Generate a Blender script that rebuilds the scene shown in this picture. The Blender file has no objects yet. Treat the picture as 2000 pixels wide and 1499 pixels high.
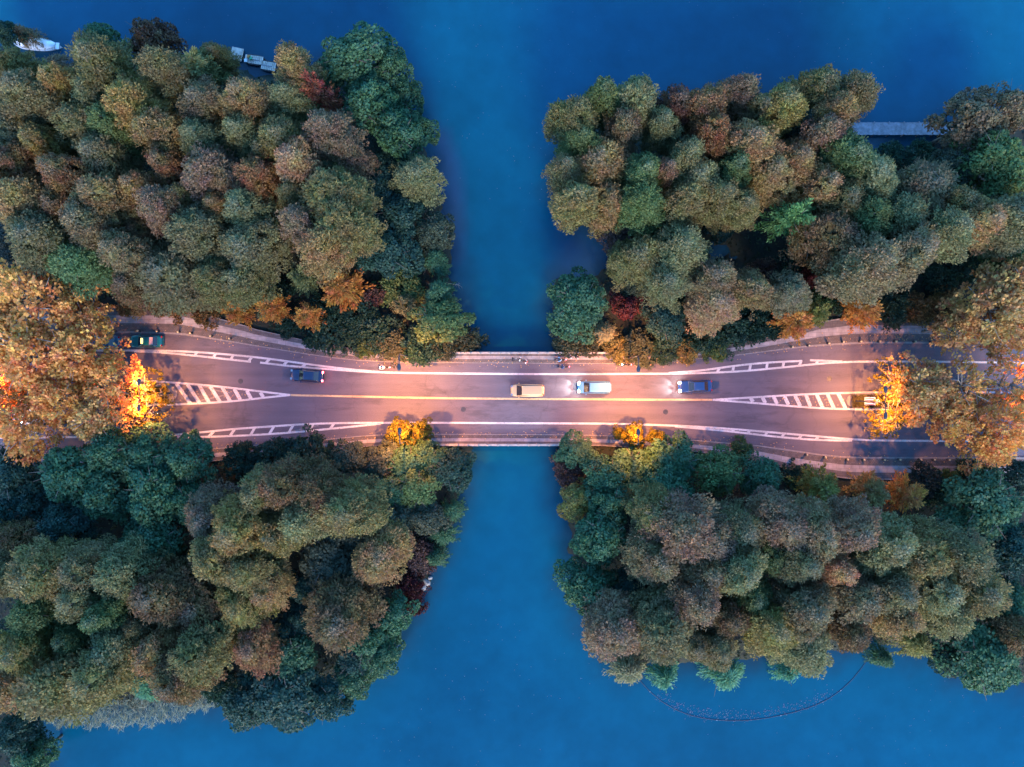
import bpy, bmesh, math, random
import numpy as np
from mathutils import Vector, Matrix

rng = random.Random(7)
NP = np.random.RandomState(11)
sc = bpy.context.scene
COL = sc.collection
H = 107.0                                   # drone height over the road
FPX = 1000 / math.tan(math.radians(34))     # focal length in photo pixels

# ------------------------------------------------------------------ camera
cam = bpy.data.cameras.new('camera')
cam.sensor_fit = 'HORIZONTAL'
cam.angle = math.radians(68)
cam.clip_end = 3000
camo = bpy.data.objects.new('camera', cam)
COL.objects.link(camo)
camo.location = (0, 0, H)
sc.camera = camo

# ------------------------------------------------------------------ light
SUN_EL, SUN_AZ = math.radians(3.5), math.radians(180)      # low, behind the bottom of the picture
w = bpy.data.worlds.new('World')
sc.world = w
w.use_nodes = True
nt = w.node_tree
sky = nt.nodes.new('ShaderNodeTexSky')
sky.sky_type = 'NISHITA'
sky.sun_disc = False
sky.sun_elevation = SUN_EL
sky.sun_rotation = SUN_AZ
sky.air_density = 1.0
sky.dust_density = 0.6
sky.ozone_density = 4.0
bg = nt.nodes['Background']
bg.inputs[1].default_value = 0.15
nt.links.new(sky.outputs[0], bg.inputs[0])
sl = bpy.data.lights.new('sun', 'SUN')
sl.energy = 0.3
sl.angle = math.radians(25)
sl.color = (1.0, 0.84, 0.70)
so = bpy.data.objects.new('sun', sl)
COL.objects.link(so)
so.rotation_euler = (math.radians(58), 0, math.radians(10))
sc.view_settings.view_transform = 'Standard'
sc.view_settings.look = 'None'
sc.view_settings.exposure = 4.1
sc.view_settings.gamma = 1
LAMP_W = 1080.0
LAMP_COL = (1.0, 0.335, 0.085)

# ------------------------------------------------------------------ helpers
def W(px, py, z=0.0):
    k = (H - z) / FPX
    return Vector(((px - 1000) * k, -(py - 749.5) * k, z))

def lin(c):
    return tuple(((v / 255) / 12.92 if v / 255 < .04045 else ((v / 255 + .055) / 1.055) ** 2.4) for v in c)

def tag(o, label=None, cat=None, group=None, kind=None):
    if label: o['label'] = label
    if cat: o['category'] = cat
    if group: o['group'] = group
    if kind: o['kind'] = kind
    return o

def link(name, me, mat=None, parent=None, loc=None):
    o = bpy.data.objects.new(name, me)
    COL.objects.link(o)
    if mat and not me.materials:
        me.materials.append(mat)
    if parent: o.parent = parent
    if loc is not None: o.location = loc
    return o

def empty(name, loc=(0, 0, 0), rz=0.0, label=None, cat=None, group=None):
    o = bpy.data.objects.new(name, None)
    COL.objects.link(o)
    o.location = loc
    o.rotation_euler = (0, 0, rz)
    return tag(o, label, cat, group)

def copy_tree(o, parent=None):
    c = o.copy()
    COL.objects.link(c)
    if parent: c.parent = parent
    for ch in list(o.children):
        copy_tree(ch, c)
    return c

class MB:
    """collects shapes into one mesh"""
    def __init__(s): s.v, s.f = [], []
    def add(s, vs, fs):
        b = len(s.v)
        s.v += [tuple(v) for v in vs]
        s.f += [tuple(i + b for i in f) for f in fs]
        return s
    def box(s, c, d, rz=0.0):
        x, y, z = d[0] / 2, d[1] / 2, d[2] / 2
        m = Matrix.Rotation(rz, 3, 'Z')
        vs = [Vector(c) + m @ Vector(p) for p in ((-x,-y,-z),(x,-y,-z),(x,y,-z),(-x,y,-z),(-x,-y,z),(x,-y,z),(x,y,z),(-x,y,z))]
        return s.add(vs, [(3,2,1,0),(4,5,6,7),(0,1,5,4),(1,2,6,5),(2,3,7,6),(3,0,4,7)])
    def tube(s, pts, rad, n=8):
        pts = [Vector(p) for p in pts]
        if not hasattr(rad, '__len__'): rad = [rad] * len(pts)
        rings = []
        for i, p in enumerate(pts):
            d = (pts[min(i + 1, len(pts) - 1)] - pts[max(i - 1, 0)]).normalized()
            a = d.orthogonal().normalized()
            if abs(d.z) < .9: a = Vector((0, 0, 1)).cross(d).normalized()
            b = d.cross(a)
            rings.append([p + (a * math.cos(t) + b * math.sin(t)) * rad[i] for t in [2 * math.pi * k / n for k in range(n)]])
        vs = [q for r in rings for q in r]
        fs = []
        for i in range(len(pts) - 1):
            for k in range(n):
                k2 = (k + 1) % n
                fs.append((i * n + k, i * n + k2, (i + 1) * n + k2, (i + 1) * n + k))
        fs.append(tuple(range(n - 1, -1, -1)))
        fs.append(tuple((len(pts) - 1) * n + k for k in range(n)))
        return s.add(vs, fs)
    def lathe(s, prof, c=(0, 0, 0), n=16):
        vs = [(c[0] + r * math.cos(2 * math.pi * k / n), c[1] + r * math.sin(2 * math.pi * k / n), c[2] + z) for r, z in prof for k in range(n)]
        fs = []
        for i in range(len(prof) - 1):
            for k in range(n):
                k2 = (k + 1) % n
                fs.append((i * n + k, i * n + k2, (i + 1) * n + k2, (i + 1) * n + k))
        fs.append(tuple(range(n - 1, -1, -1)))
        fs.append(tuple((len(prof) - 1) * n + k for k in range(n)))
        return s.add(vs, fs)
    def ribbon(s, pts, w, z=None):
        """flat band along pts"""
        pts = [Vector(p) for p in pts]
        L, R = [], []
        for i, p in enumerate(pts):
            d = pts[min(i + 1, len(pts) - 1)] - pts[max(i - 1, 0)]
            d.z = 0; d.normalize()
            nn = Vector((-d.y, d.x, 0)) * w / 2
            L.append(p + nn); R.append(p - nn)
        n = len(pts)
        return s.add(L + R, [(i + 1, i, n + i, n + i + 1)[::-1] for i in range(n - 1)])
    def band(s, A, B, z0, z1):
        """solid strip between two edge polylines (same count), from z0 up to z1"""
        n = len(A)
        vs = [(p[0], p[1], z1) for p in A] + [(p[0], p[1], z1) for p in B] + [(p[0], p[1], z0) for p in A] + [(p[0], p[1], z0) for p in B]
        fs = []
        for i in range(n - 1):
            fs.append((i, n + i, n + i + 1, i + 1))
            fs.append((i, i + 1, 2 * n + i + 1, 2 * n + i))
            fs.append((n + i + 1, n + i, 3 * n + i, 3 * n + i + 1))
        fs.append((0, 2 * n, 3 * n, n))
        fs.append((n - 1, 2 * n - 1, 4 * n - 1, 3 * n - 1))
        return s.add(vs, fs)
    def mesh(s, name, smooth=False):
        me = bpy.data.meshes.new(name)
        me.from_pydata(s.v, [], s.f)
        bm = bmesh.new(); bm.from_mesh(me)
        bmesh.ops.recalc_face_normals(bm, faces=bm.faces)
        bm.to_mesh(me); bm.free()
        if smooth:
            for p in me.polygons: p.use_smooth = True
        return me
    def build(s, name, mat, parent=None, smooth=False, loc=None):
        return link(name, s.mesh(name, smooth), mat, parent, loc)

# ------------------------------------------------------------------ materials
def new_mat(name):
    m = bpy.data.materials.new(name)
    m.use_nodes = True
    t = m.node_tree
    return m, t, t.nodes['Principled BSDF']

def noise(t, scale, detail=4, coord='Object', mapping=None, rough=0.55):
    tc = t.nodes.new('ShaderNodeTexCoord')
    n = t.nodes.new('ShaderNodeTexNoise')
    n.inputs['Scale'].default_value = scale
    n.inputs['Detail'].default_value = detail
    n.inputs['Roughness'].default_value = rough
    if mapping:
        mp = t.nodes.new('ShaderNodeMapping')
        mp.inputs['Scale'].default_value = mapping
        t.links.new(tc.outputs[coord], mp.inputs[0])
        t.links.new(mp.outputs[0], n.inputs['Vector'])
    else:
        t.links.new(tc.outputs[coord], n.inputs['Vector'])
    return n

def ramp(t, src, stops):
    r = t.nodes.new('ShaderNodeValToRGB')
    e = r.color_ramp.elements
    while len(e) < len(stops): e.new(.5)
    for i, (p, c) in enumerate(stops):
        e[i].position = p
        e[i].color = (c[0], c[1], c[2], 1)
    t.links.new(src, r.inputs[0])
    return r

def mixc(t, fac, a, b, mode='MIX'):
    m = t.nodes.new('ShaderNodeMix')
    m.data_type = 'RGBA'; m.blend_type = mode
    for sock, val in ((m.inputs[0], fac), (m.inputs[6], a), (m.inputs[7], b)):
        if hasattr(val, 'is_linked'): t.links.new(val, sock)
        elif hasattr(val, '__len__'): sock.default_value = (val[0], val[1], val[2], 1)
        else: sock.default_value = val
    return m.outputs[2]

def plain(name, col, rough=.6, metal=0.0, var=.25, scale=3.0, coat=0.0):
    m, t, b = new_mat(name)
    n = noise(t, scale)
    r = ramp(t, n.outputs[0], [(.3, tuple(c * (1 - var) for c in col)), (.7, tuple(min(1, c * (1 + var)) for c in col))])
    t.links.new(r.outputs[0], b.inputs['Base Color'])
    b.inputs['Roughness'].default_value = rough
    b.inputs['Metallic'].default_value = metal
    b.inputs['Coat Weight'].default_value = coat
    return m

def emit(name, col, strength):
    m, t, b = new_mat(name)
    b.inputs['Base Color'].default_value = (*col, 1)
    b.inputs['Emission Color'].default_value = (*col, 1)
    b.inputs['Emission Strength'].default_value = strength
    return m

def foliage_mat(name, transl=.25, gloss=.0):
    m, t, b = new_mat(name)
    oi = t.nodes.new('ShaderNodeObjectInfo')
    at = t.nodes.new('ShaderNodeAttribute'); at.attribute_name = 'leaf'
    n1 = noise(t, .55, 3)
    n2 = noise(t, 2.6, 2)
    # leaf to leaf and branch to branch differences in the leaf's own hue
    hs = t.nodes.new('ShaderNodeHueSaturation')
    mr = t.nodes.new('ShaderNodeMapRange')
    mr.inputs['From Min'].default_value = .3; mr.inputs['From Max'].default_value = .7
    mr.inputs['To Min'].default_value = .47; mr.inputs['To Max'].default_value = .535
    t.links.new(n1.outputs[0], mr.inputs['Value'])
    t.links.new(mr.outputs[0], hs.inputs['Hue'])
    hs.inputs['Saturation'].default_value = 1.0
    va = t.nodes.new('ShaderNodeMath'); va.operation = 'MULTIPLY_ADD'
    va.inputs[1].default_value = .55; va.inputs[2].default_value = .72
    t.links.new(at.outputs['Fac'], va.inputs[0])
    vb = t.nodes.new('ShaderNodeMath'); vb.operation = 'MULTIPLY_ADD'
    vb.inputs[1].default_value = .9; vb.inputs[2].default_value = .55
    t.links.new(n2.outputs[0], vb.inputs[0])
    vc = t.nodes.new('ShaderNodeMath'); vc.operation = 'MULTIPLY'
    t.links.new(va.outputs[0], vc.inputs[0]); t.links.new(vb.outputs[0], vc.inputs[1])
    t.links.new(vc.outputs[0], hs.inputs['Value'])
    tp = t.nodes.new('ShaderNodeAttribute'); tp.attribute_name = 'tip'
    t.links.new(mixc(t, tp.outputs['Fac'], oi.outputs['Color'], (.24, .25, .22)), hs.inputs['Color'])
    b.inputs['Roughness'].default_value = .6
    b.inputs['Specular IOR Level'].default_value = .25
    t.links.new(hs.outputs[0], b.inputs['Base Color'])
    tr = t.nodes.new('ShaderNodeBsdfTranslucent')
    t.links.new(hs.outputs[0], tr.inputs[0])
    mx = t.nodes.new('ShaderNodeMixShader'); mx.inputs[0].default_value = transl
    t.links.new(b.outputs[0], mx.inputs[1]); t.links.new(tr.outputs[0], mx.inputs[2])
    t.links.new(mx.outputs[0], t.nodes['Material Output'].inputs[0])
    return m

M = {}
M['leaf'] = foliage_mat('foliage', .32)
M['bark'] = plain('bark', (.09, .075, .06), .9, scale=6)
M['pale_bark'] = plain('pale_bark', (.22, .2, .18), .85, scale=4, var=.4)
M['steel'] = plain('lamp_steel', (.035, .045, .06), .45, .3)
M['stone'] = plain('pale_stone', (.30, .28, .27), .8, scale=2.5)
M['kerb'] = plain('kerb_stone', (.20, .19, .19), .85, scale=3)
M['concrete'] = plain('concrete', (.2, .19, .19), .85, scale=1.2)
def worn_paint(name, col):
    m, t, b = new_mat(name)
    n1 = noise(t, 5, 6, rough=.7); n2 = noise(t, .35, 4)
    c = ramp(t, n1.outputs[0], [(.34, tuple(v * .35 for v in col)), (.46, tuple(v * .85 for v in col)), (.7, col)])
    c2 = mixc(t, .8, c.outputs[0], ramp(t, n2.outputs[0], [(.35, (.6,) * 3), (.6, (1.0,) * 3)]).outputs[0], 'MULTIPLY')
    t.links.new(c2, b.inputs['Base Color']); b.inputs['Roughness'].default_value = .75
    return m
M['white_paint'] = worn_paint('road_paint', (.62, .62, .63))
M['worn_paint'] = plain('worn_paint', (.16, .15, .16), .8, scale=6, var=.4)
M['yellow_paint'] = worn_paint('yellow_road_paint', (.60, .45, .25))
M['rubber'] = plain('rubber', (.015, .015, .017), .8)
M['glass'] = plain('dark_glass', (.012, .018, .025), .06, var=.05, coat=.5)
M['chrome'] = plain('rim_metal', (.4, .4, .42), .3, .9, var=.05)
M['lens_white'] = emit('headlamp_glow', (1, .93, .78), 14)
M['lens_red'] = emit('tail_lamp_glow', (1, .05, .07), 4)
M['sodium'] = emit('sodium_lamp', (1, .62, .22), 20)
M['skin'] = plain('skin', (.45, .28, .2), .55, var=.08)
M['hair'] = plain('hair', (.012, .01, .01), .5)
M['wood'] = plain('grey_wood', (.26, .23, .26), .8, scale=2, var=.35)
M['tan_wood'] = plain('tan_wood', (.56, .44, .38), .8, scale=2, var=.3)
M['dark_wood'] = plain('dark_wood', (.05, .045, .05), .85)

def asphalt():
    m, t, b = new_mat('asphalt')
    fine = noise(t, 9, 6)
    lane = noise(t, 1.0, 4, mapping=(.03, 1.1, 1))       # tyre-worn streaks along the road
    patch = noise(t, .12, 3)
    c = ramp(t, lane.outputs[0], [(.3, (.080, .074, .098)), (.7, (.110, .100, .130))])
    c2 = mixc(t, .55, c.outputs[0], ramp(t, fine.outputs[0], [(.3, (.55,) * 3), (.7, (1.25,) * 3)]).outputs[0], 'MULTIPLY')
    c3 = mixc(t, .6, c2, ramp(t, patch.outputs[0], [(.35, (.85,) * 3), (.65, (1.15,) * 3)]).outputs[0], 'MULTIPLY')
    stain = noise(t, .5, 5, mapping=(.25, 1.0, 1), rough=.7)
    c4 = mixc(t, .8, c3, ramp(t, stain.outputs[0], [(.36, (.62,) * 3), (.47, (1.0,) * 3), (.66, (1.0,) * 3), (.74, (1.2,) * 3)]).outputs[0], 'MULTIPLY')
    vt = t.nodes.new('ShaderNodeTexVoronoi'); vt.feature = 'DISTANCE_TO_EDGE'; vt.inputs['Scale'].default_value = .11
    tcv = t.nodes.new('ShaderNodeTexCoord'); nv = noise(t, .8, 4)
    av = t.nodes.new('ShaderNodeVectorMath'); av.operation = 'MULTIPLY_ADD'; av.inputs[1].default_value = (2.2, 2.2, 0)
    t.links.new(nv.outputs['Color'], av.inputs[0]); t.links.new(tcv.outputs['Object'], av.inputs[2]); t.links.new(av.outputs[0], vt.inputs['Vector'])
    crk = ramp(t, vt.outputs['Distance'], [(.0, (.8,) * 3), (.004, (.86,) * 3), (.009, (1.0,) * 3)])
    c5 = mixc(t, .75, c4, crk.outputs[0], 'MULTIPLY')
    t.links.new(c5, b.inputs['Base Color'])
    b.inputs['Roughness'].default_value = .75
    bp = t.nodes.new('ShaderNodeBump'); bp.inputs['Strength'].default_value = .25; bp.inputs['Distance'].default_value = .02
    t.links.new(fine.outputs[0], bp.inputs['Height']); t.links.new(bp.outputs[0], b.inputs['Normal'])
    return m
M['asphalt'] = asphalt()

def paving(name, c1, c2, mortar, bw, bh, scale=1.0):
    m, t, b = new_mat(name)
    tc = t.nodes.new('ShaderNodeTexCoord')
    br = t.nodes.new('ShaderNodeTexBrick')
    br.inputs['Color1'].default_value = (*c1, 1); br.inputs['Color2'].default_value = (*c2, 1)
    br.inputs['Mortar'].default_value = (*mortar, 1)
    br.inputs['Scale'].default_value = scale
    br.inputs['Brick Width'].default_value = bw; br.inputs['Row Height'].default_value = bh
    br.inputs['Mortar Size'].default_value = .02
    t.links.new(tc.outputs['Object'], br.inputs['Vector'])
    n = noise(t, 1.3, 5)
    c = mixc(t, .7, br.outputs[0], ramp(t, n.outputs[0], [(.3, (.65,) * 3), (.7, (1.25,) * 3)]).outputs[0], 'MULTIPLY')
    t.links.new(c, b.inputs['Base Color'])
    b.inputs['Roughness'].default_value = .8
    return m
M['tiles'] = paving('pale_tiles', (.30, .28, .29), (.23, .215, .23), (.15, .14, .15), 1.1, .6)
M['cobbles'] = paving('cobbles', (.13, .115, .115), (.09, .08, .082), (.045, .04, .04), .24, .2)
M['slabs'] = paving('grey_slabs', (.105, .095, .1), (.085, .078, .082), (.05, .045, .05), .7, .35)

def water_mat():
    m, t, b = new_mat('lake_water')
    at = t.nodes.new('ShaderNodeAttribute'); at.attribute_name = 'shallow'
    big = noise(t, .028, 4)  # broad silt mottling, its dark patches also painting cloud reflections into the colour
    mid = noise(t, .35, 5)
    c = ramp(t, big.outputs[0], [(.3, (.0005, .046, .086)), (.5, (.001, .065, .117)), (.72, (.002, .077, .131))])
    c2 = mixc(t, .34, c.outputs[0], ramp(t, mid.outputs[0], [(.3, (.75,) * 3), (.7, (1.25,) * 3)]).outputs[0], 'MULTIPLY')
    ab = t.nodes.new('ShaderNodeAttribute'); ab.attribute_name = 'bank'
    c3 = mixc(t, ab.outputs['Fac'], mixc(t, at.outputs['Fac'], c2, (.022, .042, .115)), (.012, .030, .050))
    t.links.new(c3, b.inputs['Base Color'])
    b.inputs['Roughness'].default_value = .16
    b.inputs['IOR'].default_value = 1.33
    rip = noise(t, 1.6, 4)
    bp = t.nodes.new('ShaderNodeBump'); bp.inputs['Strength'].default_value = .12; bp.inputs['Distance'].default_value = .12
    t.links.new(rip.outputs[0], bp.inputs['Height']); t.links.new(bp.outputs[0], b.inputs['Normal'])
    return m
M['water'] = water_mat()

def soil_mat():
    m, t, b = new_mat('soil')
    n = noise(t, .5, 6)
    c = ramp(t, n.outputs[0], [(.3, (.014, .014, .012)), (.55, (.013, .02, .013)), (.75, (.026, .022, .017))])
    t.links.new(c.outputs[0], b.inputs['Base Color'])
    b.inputs['Roughness'].default_value = .95
    return m
M['soil'] = soil_mat()

# ------------------------------------------------------------------ land and water
LEFT = [(-260,60),(0,85),(60,120),(150,110),(300,110),(430,120),(540,140),(620,110),(720,105),(780,160),(815,230),(835,300),
        (850,360),(868,430),(875,500),(885,570),(900,640),(918,690),(922,760),(920,868),(905,930),(888,1000),(866,1060),(842,1110),
        (825,1150),(800,1200),(775,1250),(740,1300),(670,1335),(600,1375),(520,1385),(440,1365),(400,1380),(250,1390),(100,1380),
        (40,1400),(60,1450),(80,1499),(90,1650),(-260,1650)]
RIGHT = [(1085,700),(1088,640),(1085,600),(1090,550),(1150,540),(1200,525),(1205,500),(1190,465),(1150,435),(1115,420),(1092,360),(1097,300),
         (1112,240),(1160,200),(1250,200),(1320,200),(1440,180),(1600,180),(1670,205),(1655,245),(1640,275),(1700,300),(1760,285),
         (1835,282),(1860,230),(2000,200),(2260,180),(2260,1360),(1960,1335),(1880,1325),(1830,1275),(1780,1280),(1700,1255),(1640,1280),
         (1520,1280),(1440,1300),(1330,1300),(1220,1310),(1175,1265),(1152,1215),(1115,1150),(1122,1090),(1118,1040),(1112,980),
         (1100,920),(1092,868)]
POND = [(1385,482),(1428,474),(1440,500),(1395,508)]
SHELF = [(835,230),(872,250),(897,310),(906,380),(908,440),(904,500),(890,520),(850,480)]
COVE = [(1085,450),(1140,440),(1200,470),(1210,520),(1150,545),(1100,540),(1085,520)]

def sdist(X, Y, poly):
    """signed distance (m), positive inside"""
    P = [W(*p) for p in poly]
    d = np.full(X.shape, 1e9); ins = np.zeros(X.shape, bool)
    for i in range(len(P)):
        a, b = P[i], P[(i + 1) % len(P)]
        ex, ey = b.x - a.x, b.y - a.y
        tt = np.clip(((X - a.x) * ex + (Y - a.y) * ey) / (ex * ex + ey * ey + 1e-9), 0, 1)
        d = np.minimum(d, np.hypot(X - a.x - tt * ex, Y - a.y - tt * ey))
        c = ((a.y > Y) != (b.y > Y)) & (X < (b.x - a.x) * (Y - a.y) / (b.y - a.y + 1e-12) + a.x)
        ins ^= c
    return np.where(ins, d, -d)

WATER_Z = -1.7
def land_sd(X, Y):
    wob = .7 * np.sin(X * .9 + Y * .35) * np.sin(Y * .8 - X * .2) + .4 * np.sin(X * 2.1 + 1) * np.sin(Y * 1.9)
    s = np.maximum(sdist(X, Y, LEFT), sdist(X, Y, RIGHT))
    s = np.minimum(s, -sdist(X, Y, POND))
    return s + wob
def ground_z(X, Y):
    s = land_sd(X, Y)
    z = WATER_Z + np.clip(s * .55, -2.5, 1.5)
    return z + np.where(z > -.5, .06 * np.sin(X * 1.3) * np.sin(Y * 1.1), 0)

def grid_mesh(name, xs, ys, zf):
    X, Y = np.meshgrid(xs, ys)
    Z = zf(X, Y)
    nx, ny = len(xs), len(ys)
    me = bpy.data.meshes.new(name)
    me.vertices.add(nx * ny)
    me.vertices.foreach_set('co', np.stack([X, Y, Z], -1).astype(np.float32).ravel())
    i = (np.arange(ny - 1)[:, None] * nx + np.arange(nx - 1)[None, :]).ravel()
    q = np.stack([i, i + 1, i + nx + 1, i + nx], -1).astype(np.int32)
    me.loops.add(q.size); me.polygons.add(len(q))
    me.loops.foreach_set('vertex_index', q.ravel())
    me.polygons.foreach_set('loop_start', np.arange(0, q.size, 4, dtype=np.int32))
    me.polygons.foreach_set('use_smooth', np.ones(len(q), bool))
    me.update(calc_edges=True)
    return me, X, Y

gm, _, _ = grid_mesh('ground', np.arange(-92, 92.1, .8), np.arange(-66, 66.1, .8), ground_z)
tag(link('ground', gm, M['soil']), kind='structure')
far = [-900, -500, -250, -140]
wxs = np.array(far + list(np.arange(-92, 92.1, 1.0)) + [-v for v in far[::-1]])
wys = np.array(far + list(np.arange(-66, 66.1, 1.0)) + [-v for v in far[::-1]])
wm, WX, WY = grid_mesh('water', wxs, wys, lambda X, Y: np.full(X.shape, WATER_Z))
sh = np.maximum(np.clip((sdist(WX, WY, SHELF) + .8) / 2.0, 0, 1) * .6, np.clip((sdist(WX, WY, COVE) + 2) / 4, 0, 1) * .5)
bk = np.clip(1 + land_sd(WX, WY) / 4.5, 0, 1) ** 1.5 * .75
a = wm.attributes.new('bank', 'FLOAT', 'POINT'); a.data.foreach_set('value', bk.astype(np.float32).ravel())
a = wm.attributes.new('shallow', 'FLOAT', 'POINT')
a.data.foreach_set('value', sh.astype(np.float32).ravel())
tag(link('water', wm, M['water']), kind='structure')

# ------------------------------------------------------------------ road
UP_IN = [(-200,652),(250,651),(300,652),(351,654),(400,661),(450,669),(500,677),(550,685),(600,693),(650,700),(700,705),(750,707.5),(800,709),
         (850,709.5),(1000,710),(1100,711),(1200,711),(1290,710),(1360,702),(1428,696),(1472,691),(1540,682),(1580,678),(1660,673),(1700,671.5),(1800,671.5),(2200,675)]
UP_OUT = [(-200,602),(215,603),(350,603),(380,611),(430,625),(470,635),(500,645),(550,656),(600,667),(650,676),(700,684),(750,689),(800,690),
          (850,690),(1000,690),(1100,690.5),(1200,691),(1290,690),(1360,684),(1428,674),(1500,660),(1560,644),(1600,631),(1660,622),(1700,621.5),(1840,625),(2200,629)]
LO_IN = [(-200,886),(300,884),(435,875),(500,869),(550,865),(600,861),(650,857),(700,852),(735,849.5),(800,848),(850,848),(1000,848),(1100,849),(1170,850),
         (1290,855),(1360,860),(1480,870),(1572,883),(1600,887),(1650,892),(1700,893),(1850,893),(2200,894)]
LO_OUT = [(-200,915),(300,911),(435,898),(500,892),(550,887),(600,882),(650,877),(700,873),(735,870),(800,868),(850,868),(1000,868),(1100,869),(1170,870),
          (1290,876),(1360,882),(1480,899),(1542,916),(1600,925),(1650,933),(1700,935),(1850,936),(2200,942)]
def yat(poly, x):
    return float(np.interp(x, [p[0] for p in poly], [p[1] for p in poly]))
XS = list(np.arange(-200, 2201, 20.0))
def edge(a, b, f, z=0.0):
    return [W(x, yat(a, x) * (1 - f) + yat(b, x) * f, z) for x in XS]

rd = MB()
rd.band(edge(UP_IN, LO_IN, 0), edge(UP_IN, LO_IN, 1), -.5, 0)
tag(rd.build('road', M['asphalt']), kind='structure')
for a_, b_ in ((UP_IN, UP_OUT), (LO_IN, LO_OUT)):
    k = MB(); k.band(edge(a_, b_, .002), edge(a_, b_, .075), -.45, .135); tag(k.build('kerb', M['kerb']), kind='structure')
    k = MB(); k.band(edge(a_, b_, .075), edge(a_, b_, .40), -.45, .12); tag(k.build('sidewalk', M['cobbles']), kind='structure')
    k = MB(); k.band(edge(a_, b_, .40), edge(a_, b_, .72), -.45, .124); tag(k.build('sidewalk', M['tiles']), kind='structure')
    k = MB(); k.band(edge(a_, b_, .72), edge(a_, b_, 1.0), -.45, .12); tag(k.build('sidewalk', M['slabs']), kind='structure')
    k = MB(); k.band(edge(a_, b_, 1.002), edge(a_, b_, 1.05), -.45, .18); tag(k.build('kerb', M['concrete']), kind='structure')

# painted markings
ZM = .004
wm_ = MB()
def dens(pts, step=18):
    out = []
    for i in range(len(pts) - 1):
        (x0, y0), (x1, y1) = pts[i], pts[i + 1]
        n = max(1, int(math.hypot(x1 - x0, y1 - y0) / step))
        out += [(x0 + (x1 - x0) * k / n, y0 + (y1 - y0) * k / n) for k in range(n)]
    return out + [pts[-1]]
def smooth_px(pts):
    p = dens(pts)
    for _ in range(3):
        p = [p[0]] + [((p[i-1][0] + 2 * p[i][0] + p[i+1][0]) / 4, (p[i-1][1] + 2 * p[i][1] + p[i+1][1]) / 4) for i in range(1, len(p) - 1)] + [p[-1]]
    return p
LINES = [
 [(-200,684),(255,685),(300,685),(350,686),(400,689),(450,693),(500,698),(550,704),(600,712),(650,718),(700,724),(742,727)],
 [(262,686.5),(310,688),(350,692),(400,697),(450,703),(490,707)],
 [(508,708.5),(550,714),(600,718.5),(650,722),(700,726),(750,728),(800,729),(900,730),(1000,731),(1100,731.2),(1200,731),(1256,730.4),(1300,730.5),(1350,730),(1400,728),(1440,726.5),(1500,721),(1560,715),(1600,710.6),(1640,707.5),(1700,706.5),(1800,706.5),(2200,712)],
 [(1306,729),(1360,725.6),(1400,720),(1440,714),(1480,710),(1520,707),(1567,705.4)],
 [(1582,704),(1615,704.2),(1645,706.6)],
 [(-200,858),(250,853),(344,850),(393,845),(457,838),(520,834),(604,828),(673,826.6),(820,826),(1000,827),(1120,827.5),(1200,828),(1300,831),(1360,833.5),(1440,839),(1520,846),(1600,853),(1660,858.4),(1700,860.6),(1800,861.5),(2200,863)],
 [(346,853.5),(404,854),(457,852),(500,850),(569,845.5),(639,838.6),(708,831.6),(743,828)],
 [(1318,833),(1360,837),(1430,843),(1500,852),(1570,858.6),(1620,860.8),(1664,861)],
 [(250,742),(316,746.3),(342,747.5),(393,752),(457,758.3),(520,766.5),(567,772)],
 [(250,792.5),(329,791),(372,789),(436,786),(479,782),(520,776.5),(567,772)],
 [(1392,781.3),(1480,776),(1560,771),(1640,768),(1700,766.8),(1800,766),(2200,768)],
 [(1392,781.3),(1480,788),(1560,795),(1620,798.8),(1672,800),(1800,801),(2200,803)],
]
for i, l in enumerate(LINES):
    zz = ZM + .0004 * i
    wm_.ribbon([W(x, y, zz) for x, y in smooth_px(l)], .27)
BARS = [((385,687.5),(381,694)),((422,690.5),(417,698)),((456,693.5),(451,702)),((492,697.5),(486,705.5)),((527,701.6),(519,709)),((561.6,705.5),(554,713.5)),((597,711.5),(590,717)),
 ((1405,720),(1401,727)),((1433,715),(1431,726.5)),((1466,711.5),(1464,724)),((1499,708.6),(1497,720.5)),((1531,706.8),(1529,717.5)),((1565,705.5),(1561,714.5)),((1598,704.5),(1594,711)),
 ((418,843),(407,853.5)),((458.5,838.5),(449,852)),((498,835),(489.5,850)),((535.5,832.5),(526,848)),((573,830),(564,845.5)),((612,828),(604,842)),((652.6,827),(645,838)),
 ((1434,839),(1429,843)),((1464,842),(1460,847)),((1498,845),(1494,851)),((1531,848),(1527,854.5)),((1565,851),(1560,857.5)),((1598,854),(1593,859.5))]
for i, (p, q) in enumerate(BARS):
    zz = ZM + .006 + .0001 * i
    wm_.ribbon([W(*p, zz), W(*q, zz)], .36)
STR = [((344,749),(372,789)),((366,751),(390,788)),((389,753),(408.5,787)),((410.5,755),(430,786)),((434,757),(450,785)),((457.5,760),(470,782)),((482,763.6),(490.6,779.6)),((508.7,767),(514,776)),
 ((1466,778),(1471,785)),((1489,776.5),(1495,787.5)),((1511,775.5),(1518,789.5)),((1532,774.5),(1540,791)),((1553,773),(1563,793.5)),((1574,772),(1583,794.5)),((1595,771),(1607,797)),((1616,770),(1629,798)),((1637,769),(1652,799))]
for i, (p, q) in enumerate(STR):
    zz = ZM + .006 + .0001 * i
    wm_.ribbon([W(*p, zz), W(*q, zz)], .5)
tag(wm_.build('road_marking', M['white_paint']), kind='structure')
ym = MB(); ym.ribbon([W(x, y, ZM) for x, y in smooth_px([(568,772.2),(700,775),(850,778),(1000,779.5),(1100,780),(1250,781),(1391,781.3)])], .27)
tag(ym.build('road_marking', M['yellow_paint']), kind='structure')
om = MB()
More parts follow.
